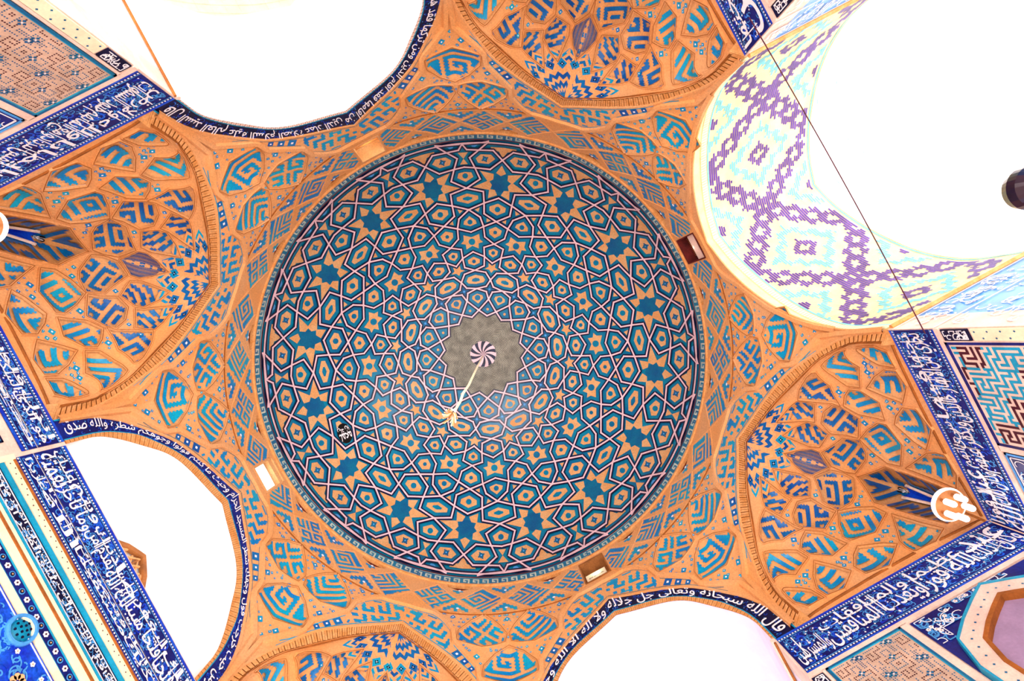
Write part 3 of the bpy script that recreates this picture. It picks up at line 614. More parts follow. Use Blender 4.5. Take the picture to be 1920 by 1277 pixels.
for axis in (45,135,225,315):
    f = sqf(axis); root = thing('squinch', SQL[axis], 'squinch', 'corner squinches under the dome')
    cells = [(n,P) for n,P in SQP]+[(n,[(-a,b) for a,b in P][::-1]) for n,P in SQP]+[('F1',FAN1),('N',NICHE)]
    dom = [(-20.8,.999)]+[(-20.8,t) for t in (.8,.6,.4,.2)]+[(x,.0015) for x in np.linspace(-20.8,20.8,25)]+[(20.8,t) for t in (.2,.4,.6,.8)]+[(x,.999) for x in np.linspace(20.8,-20.8,41)]
    base = MB(); SC = (.15,3.6); V,F = tess(dom,.2,[P for _,P in cells],SC); base.add(f(V[:,0],V[:,1]),F,'brick')
    for sg in (1,-1):
        rib(base,f,[(sg*20.4,.955),(sg*12,.957),(sg*5,.965),(sg*.3,.985)],.05,.03,'brick_line',step=1.0)
    base.build('brick_vault', root, True)
    gi = MB()
    for a,b,r in GAPS:
        for sg in (1,-1):
            flower(gi,f,(sg*a,b),r)
            for du,dv in ((.75,.012),(-.75,-.012),(.1,.042)):
                q_ = (sg*a+du,b+dv)
                if not any(inside(P_,np.array(q_[0]),np.array(q_[1])) for _,P_ in cells): flower(gi,f,q_,r*.42)
    gi.build('lozenge_pattern', root)
    for nm,P in cells:
        sgn = -1 if np.mean([p[0] for p in P]) < 0 else 1
        mb = MB(); loc = np.array(P)*np.array(SC)
        dep, dm_ = (DEPTH[nm[0]],.32) if nm != 'N' else (.75,.5)
        def cf0(u,v,f=f,loc=loc,dep=dep,dm_=dm_,nm=nm,axis=axis):
            x = u*SC[0]; y = v*SC[1]; d = np.where(inside(loc,x,y),dist(loc,x,y),0); b = 1-(1-np.minimum(d/dm_,1))**2
            if nm == 'N': return f(u,v)+(dep*b)[...,None]*np.array([math.cos(rad(axis))*.9,math.sin(rad(axis))*.9,.35])
            return f(u,v,-dep*b-.003)
        cf = surf(cf0, 2e-3, ref=np.array([0,0,10.5])); V,F = tess(P,{'N':.05,'F1':.05}.get(nm,.09),(),SC); mb.add(cf(V[:,0],V[:,1],-.05 if nm == 'N' else -.03),F,'brick')
        c = np.array(P).mean(0)
        if nm[0] in 'LMT':
            dirv = {'L':(sgn*.0,-1),'M':(sgn*2.0,-.06),'T':(-sgn*1.2,.09)}[nm[0]]
            fr = Frame(cf,c,dirv); pt = bitpat([r+'.' for r in GL[SQK[nm]]]+['........'],3,True,fl=sgn > 0); cw = {'L':.04,'M':.036,'T':.034}[nm[0]]
            bricks(mb,cf,fr,P,pt,'teal_brick' if nm[0] != 'T' else 'blue_brick',cw,cw*.9,inset=.05,jag=.6)
        elif nm[0] == 'F':
            tip = min(P,key=lambda p:p[1]) if nm != 'F1' else (0,.193); fr = Frame(cf,c,(tip[0]-c[0],tip[1]-c[1]))
            bricks(mb,cf,fr,P,lambda X,Y,I,J: (np.floor_divide(np.sqrt(X*X*1.6+(Y+.62)**2)*100,9.5)%2 == 0).astype(int),'blue_brick',.05,.055,inset=.04)
        elif nm == 'N':
            fr = Frame(cf,c,(0,-1)); bricks(mb,cf,fr,P,bitpat(["#######.#######","#.....#.#.....#","#.###.#.#.###.#","#.#.#.#.#.#.#.#","#.#...#.#...#.#","#.#####.#####.#","#.............#","#######.#######","......#.#......","..............."],2,True),'blue_brick',.055,.05,off=.01,inset=.05)
            mm = MB()
            fillpoly(mm,cf,[(-1.1,.665),(-.06,.94),(.06,.94),(1.1,.665)],'vivid_blue',.04,.06,(),SC); rib(mm,cf,[(-1.1,.665),(-.06,.93)],.05,.05,'pink_cream',step=.02,base=.03); rib(mm,cf,[(1.1,.665),(.06,.93)],.05,.05,'pink_cream',step=.02,base=.03)
            cfr = Frame(cf,(0,.64),(0,-1)); dd = cfr.fr(np.array(disc((0,0),.1,12))); fillpoly(mm,cf,[tuple(p) for p in dd],'void',.2,.04,(),SC)
            def mf(x,y,off=0): U = cfr.fr(np.stack([x,y],-1)); return cf(U[...,0],U[...,1],off)
            text_on(mm,mf,'محمد',-.085,.085,-.08,.08,'white_tile',.05)
            mm.build('lettered_medallion',root)
        rib(mb,f,P,.06,.045,'brick',True,.15 if nm != 'N' else .3); rib(mb,f,P,.02,.05,'brick_line',True,.15)
        mb.build('niche' if nm == 'N' else 'kite_cell', root)
    # fan at the crown of the squinch: zigzag star, lozenges, chevrons
    fan = MB(); fr = Frame(f,(0,.004),(0,1)); aps = [p for p in P]
    def on(xy, off):
        U = fr.fr(np.array(xy)); U[:,1] = np.maximum(U[:,1],.002); return f(U[:,0],U[:,1],off)
    def zr(r, amp, n=22, ph=0): q = np.linspace(-.03,PI+.03,n*2+1); rr = r+amp*np.where(np.arange(n*2+1)%2 == 0,1,-1); return [(a*math.cos(b),a*math.sin(b)) for a,b in zip(rr,q)]
    for i,(r0,r1,m) in enumerate([(0,.2,'blue_brick'),(.2,.29,'ochre'),(.29,.42,'blue_brick'),(.42,.52,'ochre'),(.52,.64,'blue_brick'),(.64,.74,'ochre')]):
        a = zr(max(r0,.001),.05 if r0 else 0,9); b = zr(r1,.05,9); n = len(a); fan.add(on(a+b,.006),[(k,k+1,n+k+1,n+k) for k in range(n-1)],m)
    for k in range(9):
        q = PI*(k+.5)/9; e = np.array([math.cos(q),math.sin(q)]); t = np.array([-e[1],e[0]]); c = e*.88
        fan.add(on([c+e*.21,c+t*.16,c-e*.17,c-t*.16],.004),[(0,1,2,3)],'ochre'); fan.add(on([c+e*.16,c+t*.125,c-e*.14,c-t*.125],.01),[(0,1,2,3)],'teal_brick' if k in (3,4,5) else 'blue_brick')
        for a,b in ((.035,0),(-.035,0),(0,.035),(0,-.035)): cc = c+e*a+t*b; fan.add(on(disc(cc,.02,6),.014),[tuple(range(6))],'void')
        fan.add(on(disc(c,.014,6),.016),[tuple(range(6))],'pink_cream')
    for k in range(1,9):
        q = PI*k/9; e = np.array([math.cos(q),math.sin(q)]); t = np.array([-e[1],e[0]])
        for d0,m in ((1.0,'blue_brick'),(1.09,'ochre'),(1.18,'teal_brick'),(1.27,'brick')):
            fan.add(on([e*d0,e*(d0-.16)+t*.16,e*(d0-.07)+t*.16,e*(d0+.09),e*(d0-.07)-t*.16,e*(d0-.16)-t*.16],.004+.0),[(0,1,2,3),(0,3,4,5)],m)
    fan.build('star_fan', root)
    # brick border between the cells and the frieze
    g = drumf(axis); bf,L = between(g,A_OUT,A_SQ); br = MB(); S_ = np.linspace(0,L,160)
    for i in range(159):
        s0 = S_[i]; s1 = S_[i+1]-.012
        br.quads(bf(np.array([s0,s1,s1,s0]),np.array([.02,.02,.98,.98]),.0 if i % 2 else .012),'brick_rim')
    br.quads(np.concatenate([bf(np.array([S_[i],S_[i+1],S_[i+1],S_[i]]),np.array([0,0,1.2,1.2]),-.02) for i in range(159)]),'brick_line')
    for sg in (1,-1):
        p0 = g(np.array([sg*22.45*D2M]),np.array([10.125]))[0]; p1 = g(np.array([sg*20.3*D2M]),np.array([10.125]))[0]; a_ = rad(axis+sg*20.3); k_ = W/max(abs(math.cos(a_)),abs(math.sin(a_)))+.02; p2 = warp(np.array([k_*math.cos(a_),k_*math.sin(a_),10.125])); br.add([p0,p1,p2,p0+[0,0,.06],p1+[0,0,.06],p2+[0,0,.06]],[(0,1,2),(3,4,5),(0,1,4,3)],'brick_rim')
    p = A_SQ; P0 = g(p[:,0],p[:,1]); U = np.linspace(-20.8,20.8,len(p)); P1 = g(p[:,0],p[:,1],-.1); n = len(p)
    br.build('brick_border', root)
# ------------------------------------------------------------------ arches: lettered friezes, brick edges, vaults behind
def strip_poly(mb, f, s0, s1, t0, t1, m, off=0.0, n=1, k=1):
    S_ = np.linspace(s0,s1,n+1); T = np.linspace(t0,t1,k+1)
    for j in range(k):
        X = np.concatenate([S_,S_]); Y = np.concatenate([np.full(n+1,T[j]),np.full(n+1,T[j+1])]); mb.add(f(X,Y,off),[(i,i+1,n+2+i,n+1+i) for i in range(n)],m)
ATEXT = {'north':'قال السيد العالم عليه السلام الصلاة عماد الدين من اقامها فقد اقام الدين ومن تركها فقد هدم الدين','south':'قال الله سبحانه وتعالى جل جلاله ولا اله الا الله وحده لا شريك له','west':'ومن حيث خرجت فول وجهك شطر المسجد الحرام وحيث ما كنتم فولوا وجوهكم شطره والله صدق'}
ALAB = {'north':'navy lettered arch frieze round the big white vault in the upper left','south':'navy lettered arch frieze round the lilac white vault at the bottom','west':'navy lettered arch frieze round the white recess with the wooden lattice'}
for side in ('north','south','west'):
    g = drumf(WDEG[side]); k_ = {'north':.7,'south':.3,'west':0}[side]; a_bin = resample(A_BIN,121)[0]*(1-k_)+resample(A_WHT,121)[0]*k_; bf,L = between(g,A_OUT,a_bin); fr_ = thing('arch_inscription', ALAB[side], 'inscription', 'lettered arch friezes')
    b = MB(); strip_poly(b,bf,0,L,0,1,'cobalt' if side == 'west' else 'navy',.002,80,2); b.build('blue_ground',fr_)
    b = MB(); strip_poly(b,bf,0,L,-.02,.06,'cyan_line',.012,80); strip_poly(b,bf,0,L,.94,1.0,'cyan_line',.012,80); b.build('edge_line',fr_)
    b = MB(); vines(b,bf,.05,L-.05,.12,.88,150,'vivid_blue',.007,.014,(.03,.09),(1,2.6)); dots(b,bf,[(rng.uniform(.1,L-.1),rng.uniform(.12,.88)) for _ in range(90)],.014,'sky_tile',.009,6,(1,2.6)); b.build('scrolling_vines',fr_)
    b = MB(); text_on(b,bf,ATEXT[side],L-.12,.12,.95,.05,'white_tile',.015); b.build('lettering',fr_)
    ef,L2 = between(g,a_bin,A_WHT); b = MB(); S_ = np.linspace(0,L2,170)
    for i in range(169): b.quads(ef(np.array([S_[i],S_[i+1]-.008,S_[i+1]-.008,S_[i]]),np.array([0.0,0.0,1,1]),.006 if i % 2 else .012),'brick_rim' if side != 'north' else 'pink_cream')
    strip_poly(b,ef,0,L2,0,1,'brick_line',.0,80); b.build('brick_edge',fr_)
def vault(side, prof, d0, d1, m, name, label, foot, n=14, cat='vault', lip=None):
    """barrel vault on an arch curve, running out from the hall between depths d0 and d1, with its side walls"""
    nx,ny = WN[side]; P = [(-p[0],p[1]) for p in prof]; P = [(P[0][0],foot)]+P+[(P[-1][0],foot)]; P = np.array(P); mb = MB(); D = np.linspace(d0,d1,n+1); V = []
    for d in D: V.append(warp(np.stack([nx*d+ny*P[:,0],ny*d-nx*P[:,0],P[:,1]],-1)))
    k = len(P); mb.add(np.concatenate(V),[(i*k+j,i*k+j+1,(i+1)*k+j+1,(i+1)*k+j) for i in range(n) for j in range(k-1)],m)
    if lip is not None:                                  # reveal joining the drum face to the vault
        g = drumf(WDEG[side]); A = g(lip[:,0],lip[:,1],.005); B_ = warp(np.stack([nx*d0-ny*prof[:,0],ny*d0+nx*prof[:,0],prof[:,1]],-1)); kk_ = len(lip); mb.add(np.vstack([A,B_]),[(i,i+1,kk_+i+1,kk_+i) for i in range(kk_-1)],m)
    o = mb.build(name,None,False); return tag(o,label,cat,kind='structure')
vn = vault('north',P_WHT,7.47,10.45,'plaster','vault_north','white plastered barrel vault opening off the upper left of the hall',-1.6,lip=A_WHT)
vs = vault('south',P_WHT,7.47,10.6,'lilac_plaster','vault_south','lilac white plastered barrel vault at the bottom of the picture',-1.6,lip=A_WHT)
vw = vault('west',P_WHT,7.47,9.15,'plaster','vault_west','white plastered recess above the long lettered wall',HB-.1,lip=A_WHT)
b = MB(); fw = wallf('west',9.15); fillpoly(b,fw,[(-p[0],p[1]) for p in P_WHT][::-1],'plaster',.6); b.build('back_wall',vw)
def barrel_chart(side, prof, sc=1.0):
    Q = np.array(prof); L = np.concatenate([[0],np.cumsum(np.hypot(*np.diff(Q,axis=0).T))]); nx,ny = WN[side]
    def f0(p,q): w = -np.interp(p,L,Q[:,0]); z = np.interp(p,L,Q[:,1]); return warp(np.stack([nx*q+ny*w,ny*q-nx*w,z],-1))
    return surf(f0), L[-1]
big = [(x*1.5,10.12+(z-10.12)*1.5+1.0) for x,z in P_B]
b = MB(); bigf,Lb = barrel_chart('north',big); strip_poly(b,bigf,0,Lb,10.5,14.5,'cream',0,60,4)
for i in range(40): strip_poly(b,bigf,Lb*i/40,Lb*i/40+.03,10.5,14.5,'pink_cream',.01,1,1)
for i in range(13): strip_poly(b,bigf,0,Lb,10.6+.3*i,10.63+.3*i,'pink_cream',.012,60)
tag(b.build('vault_outer_north'),'pale brick outer vault just seen past the end of the upper left white vault','vault',kind='structure')
# edges of the side vaults at the springing
b = MB()
for s in (-1,1):
    for side in ('north','south','west'):
        if side == 'west': continue
        nx,ny = WN[side]; w = s*P_WHT[-1][0]*.985; q = [warp(np.array([nx*d+ny*w,ny*d-nx*w,10.1])) for d in np.linspace(7.42,10.4,8)]; tube(b,q,.05,'pink_cream',8); tube(b,[p-np.array([0,0,.09]) for p in q],.025,'brick_line',6)
tag(b.build('trim_1'),'pink brown brick edging along the springing of the white side vaults','edging',kind='structure')
# sunlit vault on the east
soff, LE = barrel_chart('east',P_B); Q0, Q1 = 7.5, 10.85
ve = vault('east',P_B,7.47,Q1,'sun_brick','vault_east','sunlit cream vault soffit with stepped turquoise and purple brick diamonds',HB-.05,lip=A_B)
b = MB(); cw = .085; ch = .062
def soffit_pat():
    P,Qd = np.meshgrid(np.arange(int(.15/cw),int((LE-.15)/cw)),np.arange(int((Q0+.22)/ch),int((Q1-.14)/ch))); I = P.ravel(); J = Qd.ravel(); p = (I+.5)*cw; q = (J+.5)*ch
    X = p-LE/2+1.72; Y = q-9.2; a = (X+Y+1.65) % 3.3-1.65; c = (X-Y+1.65) % 3.3-1.65      # rotated lattice, lines where a or c is +-1.65
    k = np.zeros(len(p),int)
    for u,v in ((a,c),(c,a)):
        t = np.abs(1.65-np.abs(u)); s = np.floor((v+9.9)/.34).astype(int)
        k = np.where((t < .13)&(s%2 == 0)|(t >= .13)&(t < .27)|(t >= .27)&(t < .4)&(s%2 == 1),1,k)
    r = np.maximum(np.abs(a),np.abs(c)); far = r < 1.12; ang = np.where(np.abs(a) > np.abs(c),c,a); s = np.floor((ang+9.9)/.3).astype(int)
    tq = ((r > .62)&(r < .74)&(s%2 == 0))|((r >= .74)&(r < .88))|((r >= .88)&(r < 1.0)&(s%2 == 1))
    k = np.where(far&tq,2,k); k = np.where((r < .36)&(r > .14),1,k); return p,q,k,J
p,q,k,J = soffit_pat(); p = p+((J%2)-.5)*.03
for val,m in ((1,'purple'),(2,'pale_teal')):
    o = k == val; x = p[o]; y = q[o]; U = np.stack([np.stack([x-cw/2,y-ch/2.6],1),np.stack([x+cw/2,y-ch/2.6],1),np.stack([x+cw/2,y+ch/2.6],1),np.stack([x-cw/2,y+ch/2.6],1)],1).reshape(-1,2); b.quads(soff(U[:,0],U[:,1],.008),m)
b.build('diamond_brickwork',ve)
b = MB(); strip_poly(b,soff,0,LE,Q0+.14,Q0+.18,'pale_teal',.01,60); strip_poly(b,soff,0,LE,Q1-.12,Q1-.08,'pale_teal',.01,60)
for i in range(150):
    s0 = LE*i/150; strip_poly(b,soff,s0,s0+.06,Q0-.06,Q0+.1,'cream',.03); strip_poly(b,soff,s0,s0+.06,Q1-.07,Q1+.03,'cream',.03)
b.build('brick_border',ve)
jb = MB()
for s in (-1,1):                                         # the bright lettered jambs below the springing
    w = s*P_B[-1][0]; nx,ny = 1,0
    def jf0(x,z,w=w): return warp(np.stack([x,0*x-w,z],-1))
    jf = surf(jf0); fillpoly(jb,jf,[(7.45,6.0),(Q1,6.0),(Q1,10.07),(7.45,10.07)],'sky_tile',1.0)
    strip_poly(jb,jf,7.45,Q1,9.0,9.04,'white_tile',.02); strip_poly(jb,jf,7.45,Q1,9.93,9.96,'white_tile',.02)
    text_on(jb,jf,'نصر من الله وفتح قريب',*((Q1-.1,7.6) if s > 0 else (7.6,Q1-.1)),9.15,9.85,'white_tile',.02); vines(jb,jf,7.6,Q1-.1,9.1,9.9,60,'white_tile',.015,.02); vines(jb,jf,7.6,Q1-.1,7.0,8.9,70,'white_tile',.015,.025,(.1,.2))
    tube(jb,[warp(np.array([x,-w*.992,10.08])) for x in np.linspace(7.5,Q1,8)],.05,'brick_rim',8)
jb.build('lettered_jamb',ve)
big = [(x*1.7,11.0+(z-10.12)*1.7) for x,z in P_B]; big = [(big[0][0],-1.6)]+big+[(big[-1][0],-1.6)]; bigf,Lb = barrel_chart('east',big); b = MB(); strip_poly(b,bigf,0,Lb,Q1+.04,42,'plaster',0,60,8)
for i in range(260):
    x = rng.uniform(.2,Lb-.2); y = rng.uniform(Q1+.2,22); b.quads(bigf(np.array([x,x+.16,x+.16,x]),np.array([y,y,y+.03,y+.03]),.01),'pale_teal')
tag(b.build('vault_outer_east'),'tall white portal vault burnt out by sunlight beyond the patterned soffit','vault',kind='structure')
# ------------------------------------------------------------------ walls of the hall below the ledge
JW = {'north':2.58,'south':2.58,'east':3.08}
def slab(mb, side, w0, w1, z0, z1, m, d0=W, d1=W+.55):
    nx,ny = WN[side]; v = np.array([[nx*d+ny*w,ny*d-nx*w,z] for d in (d0,d1) for w in (w0,w1) for z in (z0,z1)]); mb.add(warp(v),[(0,1,3,2),(4,6,7,5),(0,4,5,1),(2,3,7,6),(0,2,6,4),(1,5,7,3)],m)
WLAB = {'north':'upper left hall wall below the squinch ledge, carrying lettered and dotted tile panels','south':'lower right hall wall below the ledge, carrying a lettered band and a tiled arched niche','east':'right hall wall beside the sunlit vault, carrying a lettered band and a maze panel','west':'lower left hall wall sheathed in long strips of blue lettered and flowered tile'}
for side in WN:
    b = MB()
    if side == 'west': slab(b,side,-7.6,7.6,-1.6,HB,'pink_cream')
    else:
        for s in (-1,1): slab(b,side,min(s*JW[side],s*7.6),max(s*JW[side],s*7.6),-1.6,HB-.001,'pink_cream')
    tag(b.build('wall_'+side),WLAB[side],'wall',kind='structure')
def words_on(b, f, text, xr, xl, y0, y1, m='white_tile', off=.02, per=3, gap=.06):
    """tall stacked lettering read from right (xr) to left (xl): each group of words climbs in two rows"""
    wds = text.split(); gs = [wds[i:i+per] for i in range(0,len(wds),per)]; tot = sum(len(' '.join(g)) for g in gs); x = xr
    for g in gs:
        wd = (xr-xl)*len(' '.join(g))/tot; a = g[:(len(g)+1)//2]; c = g[(len(g)+1)//2:]; h = y1-y0
        text_on(b,f,' '.join(a),x-wd+gap*.2,x-gap*.2,y0,y0+h*.72,m,off)
        if c: text_on(b,f,' '.join(c),x-wd+gap*.3,x-wd*.06,y0+h*.52,y1,m,off+.006)
        for _ in range(max(1,len(g)-1)): 
            xx = x-wd*rng.uniform(.08,.92); yy = y0+h*.25; strip_poly(b,f,xx,xx+.022,yy,y1-h*.02,m,off+.003)
        x -= wd
def band(name, label, side, xr, xl, text, z0=9.03, z1=10.0, rows=1):
    f = wallf(side); t = thing(name,label,'inscription','lettered wall bands under the ledge'); lo,hi = min(xr,xl),max(xr,xl)
    b = MB(); strip_poly(b,f,lo,hi,z0,z1+.1,'cobalt',.012,1); b.build('blue_ground',t)
    b = MB()
    for za,zb,m in ((z0,z0+.06,'vivid_blue'),(z0+.11,z0+.125,'sky_tile'),(z1-.015,z1,'sky_tile'),(z1+.04,z1+.1,'vivid_blue')): strip_poly(b,f,lo,hi,za,zb,m,.018)
    n = int((hi-lo)/.06); dots(b,f,[(lo+.03+i*.06,z0+.085) for i in range(n)]+[(lo+.03+i*.06,z1+.02) for i in range(n)],.021,'white_tile',.02,4); b.build('beaded_border',t)
    b = MB(); A = hi-lo; vines(b,f,lo+.05,hi-.05,z0+.16,z1-.05,int(A*60),'sky_tile',.016,.012,(.04,.1)); vines(b,f,lo+.05,hi-.05,z0+.16,z1-.05,int(A*25),'vivid_blue',.015,.03,(.05,.12)); dots(b,f,[(rng.uniform(lo+.06,hi-.06),rng.uniform(z0+.18,z1-.06)) for _ in range(int(A*30))],.017,'white_tile',.018,6); b.build('scrolling_vines',t)
    b = MB()
    if rows == 1: words_on(b,f,text,xr-.05,xl+.05,z0+.16,z1-.04)
    else:
        zm = z0+(z1-z0)*.4; words_on(b,f,text[0],xr-.05,xl+.05,zm+.03,z1-.04); words_on(b,f,text[1],xr-.05,xl+.05,z0+.15,zm-.02,per=2); strip_poly(b,f,lo,hi,zm-.012,zm+.012,'white_tile',.02); strip_poly(b,f,lo,hi,zm-.006,zm+.006,'void',.024)
    b.build('lettering',t); return t
band('inscription_band','cobalt lettered wall band under the left squinch, running up to the white vault','north',7.4,2.62,'هو الذي انزل السكينة في قلوب المؤمنين ليزدادوا ايمانا مع ايمانهم ولله جنود السموات والارض')
band('inscription_band','short cobalt lettered band at the top edge beside the sunlit vault','north',-2.62,-7.4,'وكان الله عليما حكيما ليدخل المؤمنين')
band('inscription_band','short lettered cobalt band end above the sunlit vault at the top right','east',7.4,3.1,'والمؤمنات جنات تجري من تحتها')
band('inscription_band','cobalt lettered band between the right squinch and the maze panel','east',-3.1,-7.42,'تجري من تحتها الانهار خالدين فيها ويكفر عنهم سيئاتهم وكان ذلك عند الله فوزا')
band('inscription_band','cobalt lettered band between the right squinch and the dotted and flowered panels','south',7.42,2.62,'وكان ذلك عند الله فوزا عظيما ويعذب المنافقين والمنافقات والمشركين')
band('inscription_band','long two-row cobalt lettered band under the white recess','west',2.62,-2.54,('انا فتحنا لك فتحا مبينا ليغفر لك الله ما تقدم من ذنبك وما تاخر ويتم نعمته عليك','ويهديك صراطا مستقيما وينصرك الله نصرا عزيزا'),9.0,9.98,2)
band('inscription_band','two-row lettered cobalt band below the left squinch, left of the wall step','west',-2.62,-7.42,('هو الذي انزل السكينة في قلوب المؤمنين ليزدادوا ايمانا','مع ايمانهم ولله جنود السموات'),9.22,10.0,2)
def slabpanel(b, f, w0, w1, z0, z1, m, off): 
    """a raised tile slab: face and edges"""
    P = f(np.array([w0,w1,w1,w0]),np.array([z0,z0,z1,z1]),off); Q = f(np.array([w0,w1,w1,w0]),np.array([z0,z0,z1,z1]),.004); b.add(np.vstack([P,Q]),[(0,1,2,3)]+[(i,(i+1)%4,4+(i+1)%4,4+i) for i in range(4)],m)
def outline(b, f, w0, w1, z0, z1, w, m, off, h=.0):
    for a in ((w0,w1,z0,z0+w),(w0,w1,z1-w,z1),(w0,w0+w,z0,z1),(w1-w,w1,z0,z1)): slabpanel(b,f,*a,m,off)
DOTS = ["o.o.......o..o.o","o.o.MMMMM.o..o.o","o.o.M...M.o..o.o","o...M.M.M.oooo.o","o.ooM.M.M......o","o.o.MMM.MMMM.ooo",".*o........M.o..","..o.oooooo.M.o.*","o.o.o....o.M.o..","o...o.MM.o...ooo","o.o.o.MM.o.M...o","oo..o......M.o.o","...MoooooooM.o.o",".o.M.......M.o..",".o.MMM.*.MMM.oo.",".o...........o.."]
def dotted(b, f, w0, w1, z0, z1, s=.036):
    B = DOTS; n = 16; D = {'o':[],'M':[],'*':[]}
    for i in range(int((w1-w0)/s)):
        for j in range(int((z1-z0)/s)):
            c = B[(j//1) % n][(i//1+5*(j//n)) % n]
            if c != '.': D[c].append((w0+(i+.5)*s,z0+(j+.5)*s))
    dots(b,f,D['o'],.013,'deep_teal',.03,4); dots(b,f,D['M'],.015,'maroon',.03,4)
    for x,y in D['*']:
        for a,c in ((.04,0),(-.04,0),(0,.04),(0,-.04)): dots(b,f,[(x+a,y+c)],.026,'deep_teal',.033,4)
        dots(b,f,[(x,y)],.018,'white_tile',.036,4)
for side,s,lab in (('north',1,'beige dotted brick panel with blue rims in the top left corner'),('south',1,'pale dotted brick panel left of the arched niche, under the lower right band')):
    f = wallf(side); t = thing('dotted_panel',lab,'tile panel'); b = MB(); slabpanel(b,f,2.93,4.36,6.2,8.9,'dot_panel',.025); b.build('brick_field',t)
    b = MB(); outline(b,f,2.9,4.39,6.17,8.93,.045,'deep_teal',.04); outline(b,f,2.945,4.345,6.2,8.885,.012,'cyan_line',.04); b.build('teal_border',t); b = MB(); dotted(b,f,2.98,4.32,6.25,8.86); b.build('dot_mosaic',t)
def floral(b, f, lo, hi, z0, z1, dens, white=True, off=.03):
    A = (hi-lo)*(z1-z0); vines(b,f,lo,hi,z0,z1,int(A*dens),'sky_tile',off,.022,(.06,.16)); vines(b,f,lo,hi,z0,z1,int(A*dens*.5),'white_tile' if white else 'vivid_blue',off+.004,.016,(.08,.2))
    for _ in range(int(A*dens*.35)):
        x = rng.uniform(lo+.05,hi-.05); y = rng.uniform(z0+.05,z1-.05)
        for q in range(5): dots(b,f,[(x+.024*math.cos(q*1.2566),y+.024*math.sin(q*1.2566))],.017,'white_tile',off+.006,6)
        dots(b,f,[(x,y)],.012,'ochre',off+.01,6)
# cream fillets and the narrow jamb strips
b = MB()
for side,s in (('north',1),('south',1),('east',-1),('north',-1),('east',1)):
    f = wallf(side); j = JW[side]; 
    for a,c,z0,z1 in ((j,7.4,8.93,9.03),(4.39 if side != 'east' else 5.43,4.52 if side != 'east' else 5.55,5.5,8.94),(j+.25,j+.3,5.5,8.94)): slabpanel(b,f,*sorted((s*a,s*c)),z0,z1,'pink_cream',.035)
    slabpanel(b,f,*sorted((s*(j+.02),s*(j+.24))),8.38,8.9,'navy',.03); vines(b,f,*sorted((s*(j+.05),s*(j+.21))),8.42,8.86,14,'white_tile',.036,.018); slabpanel(b,f,*sorted((s*(j+.02),s*(j+.24))),5.5,8.32,'cream',.04)
    dots(b,f,[(s*(j+.07+.12*(i%2)),8.25-.11*i) for i in range(22)],.02,'deep_teal',.045,4)
tag(b.build('trim_2'),'cream fillets and dotted jamb strips framing the wall panels','trim',kind='structure')
# maze panel on the right wall
f = wallf('east'); t = thing('maze_panel','pink square-lettered panel of maroon and turquoise strokes at the right edge','tile panel'); b = MB(); slabpanel(b,f,-5.4,-3.38,6.0,8.9,'pink_cream',.025); b.build('pink_field',t)
b = MB(); outline(b,f,-5.43,-3.35,5.97,8.93,.05,'cobalt',.04); b.build('blue_border',t)
b = MB(); fr = Frame(f,(-4.4,7.4),(0,1)); MZ = ["#.#####.#.#######.#.","#.#...#.#.#.....#.#.","#.#.#.#.#.#.###.#.#.","#.#.#.###.#.#.###.#.","###.#.....#.#.....#.","....#######.#####.#.","###.......#.....#.#.","#.#######.#####.#.##","#.......#.....#.#...","#######.#####.#.####","......#.....#.#.....","#####.#####.#.#####.","#...#.....#.#.....#.","#.#.#####.#.#####.#.","#.#.....#.#.....#.##","#.#####.#.#####.#...","#.....#.#.....#.####","#####.#.#####.#....."]
mp = bitpat(MZ,1,True)
def mzp(X,Y,I,J): return mp(X,Y,I,J)*np.where(((I//11+J//9) % 3 == 0),1,2)
bricks(b,f,fr,[(-5.36,6.04),(-3.42,6.04),(-3.42,8.86),(-5.36,8.86)],mzp,'maroon',.05,.05,.032,.02,0,m2='cyan_line'); b.build('square_lettering',t)
# flowered corner panels
for side,s,lo,hi,lab in (('north',1,4.55,7.38,'blue flowered corner panel at the left edge below the lettered band'),('east',-1,5.58,7.28,'small blue flowered panel in the right corner beneath the maze panel')):
    f = wallf(side); a,c = sorted((s*lo,s*hi)); t = thing('floral_panel',lab,'tile panel'); b = MB(); slabpanel(b,f,a,c,6.2,8.9,'cobalt',.025); b.build('blue_field',t)
    b = MB(); outline(b,f,a,c,6.2,8.9,.04,'sky_tile',.032); outline(b,f,a+.07,c-.07,6.27,8.83,.014,'white_tile',.036); b.build('pale_border',t); b = MB(); floral(b,f,a+.1,c-.1,6.3,8.8,34); b.build('flower_scrolls',t)
# arched niche on the lower right wall
f = wallf('south'); t = thing('arched_niche','arched niche of lilac plaster in a cream surround set in blue flowered tiles','niche'); b = MB()
NA = [(-1.34,7.0),(-1.32,7.54),(-1.13,8.1),(-.75,8.37),(-.35,8.6),(0,8.78)]; NA = [(5.9+x,z) for x,z in NA]+[(5.9-x,z) for x,z in NA[::-1][1:]]
NI = [(5.9+(x-5.9)*.76,7.0+(z-7)*.8) for x,z in NA]; NI[0] = (NI[0][0],6.2); NI[-1] = (NI[-1][0],6.2); NO = NA[:]; NO[0] = (NO[0][0],6.2); NO[-1] = (NO[-1][0],6.2)
fillpoly(b,f,[(4.55,6.2)]+NO+[(7.3,6.2),(7.3,8.9),(4.55,8.9)],'cobalt',.4,.02); b.build('spandrel_tiles',t)
b = MB(); floral(b,f,4.6,4.84,8.25,8.85,90); floral(b,f,4.84,5.3,8.5,8.85,80); floral(b,f,5.3,6.4,8.78,8.88,80); floral(b,f,6.9,7.28,8.4,8.85,60); b.build('flower_scrolls',t)
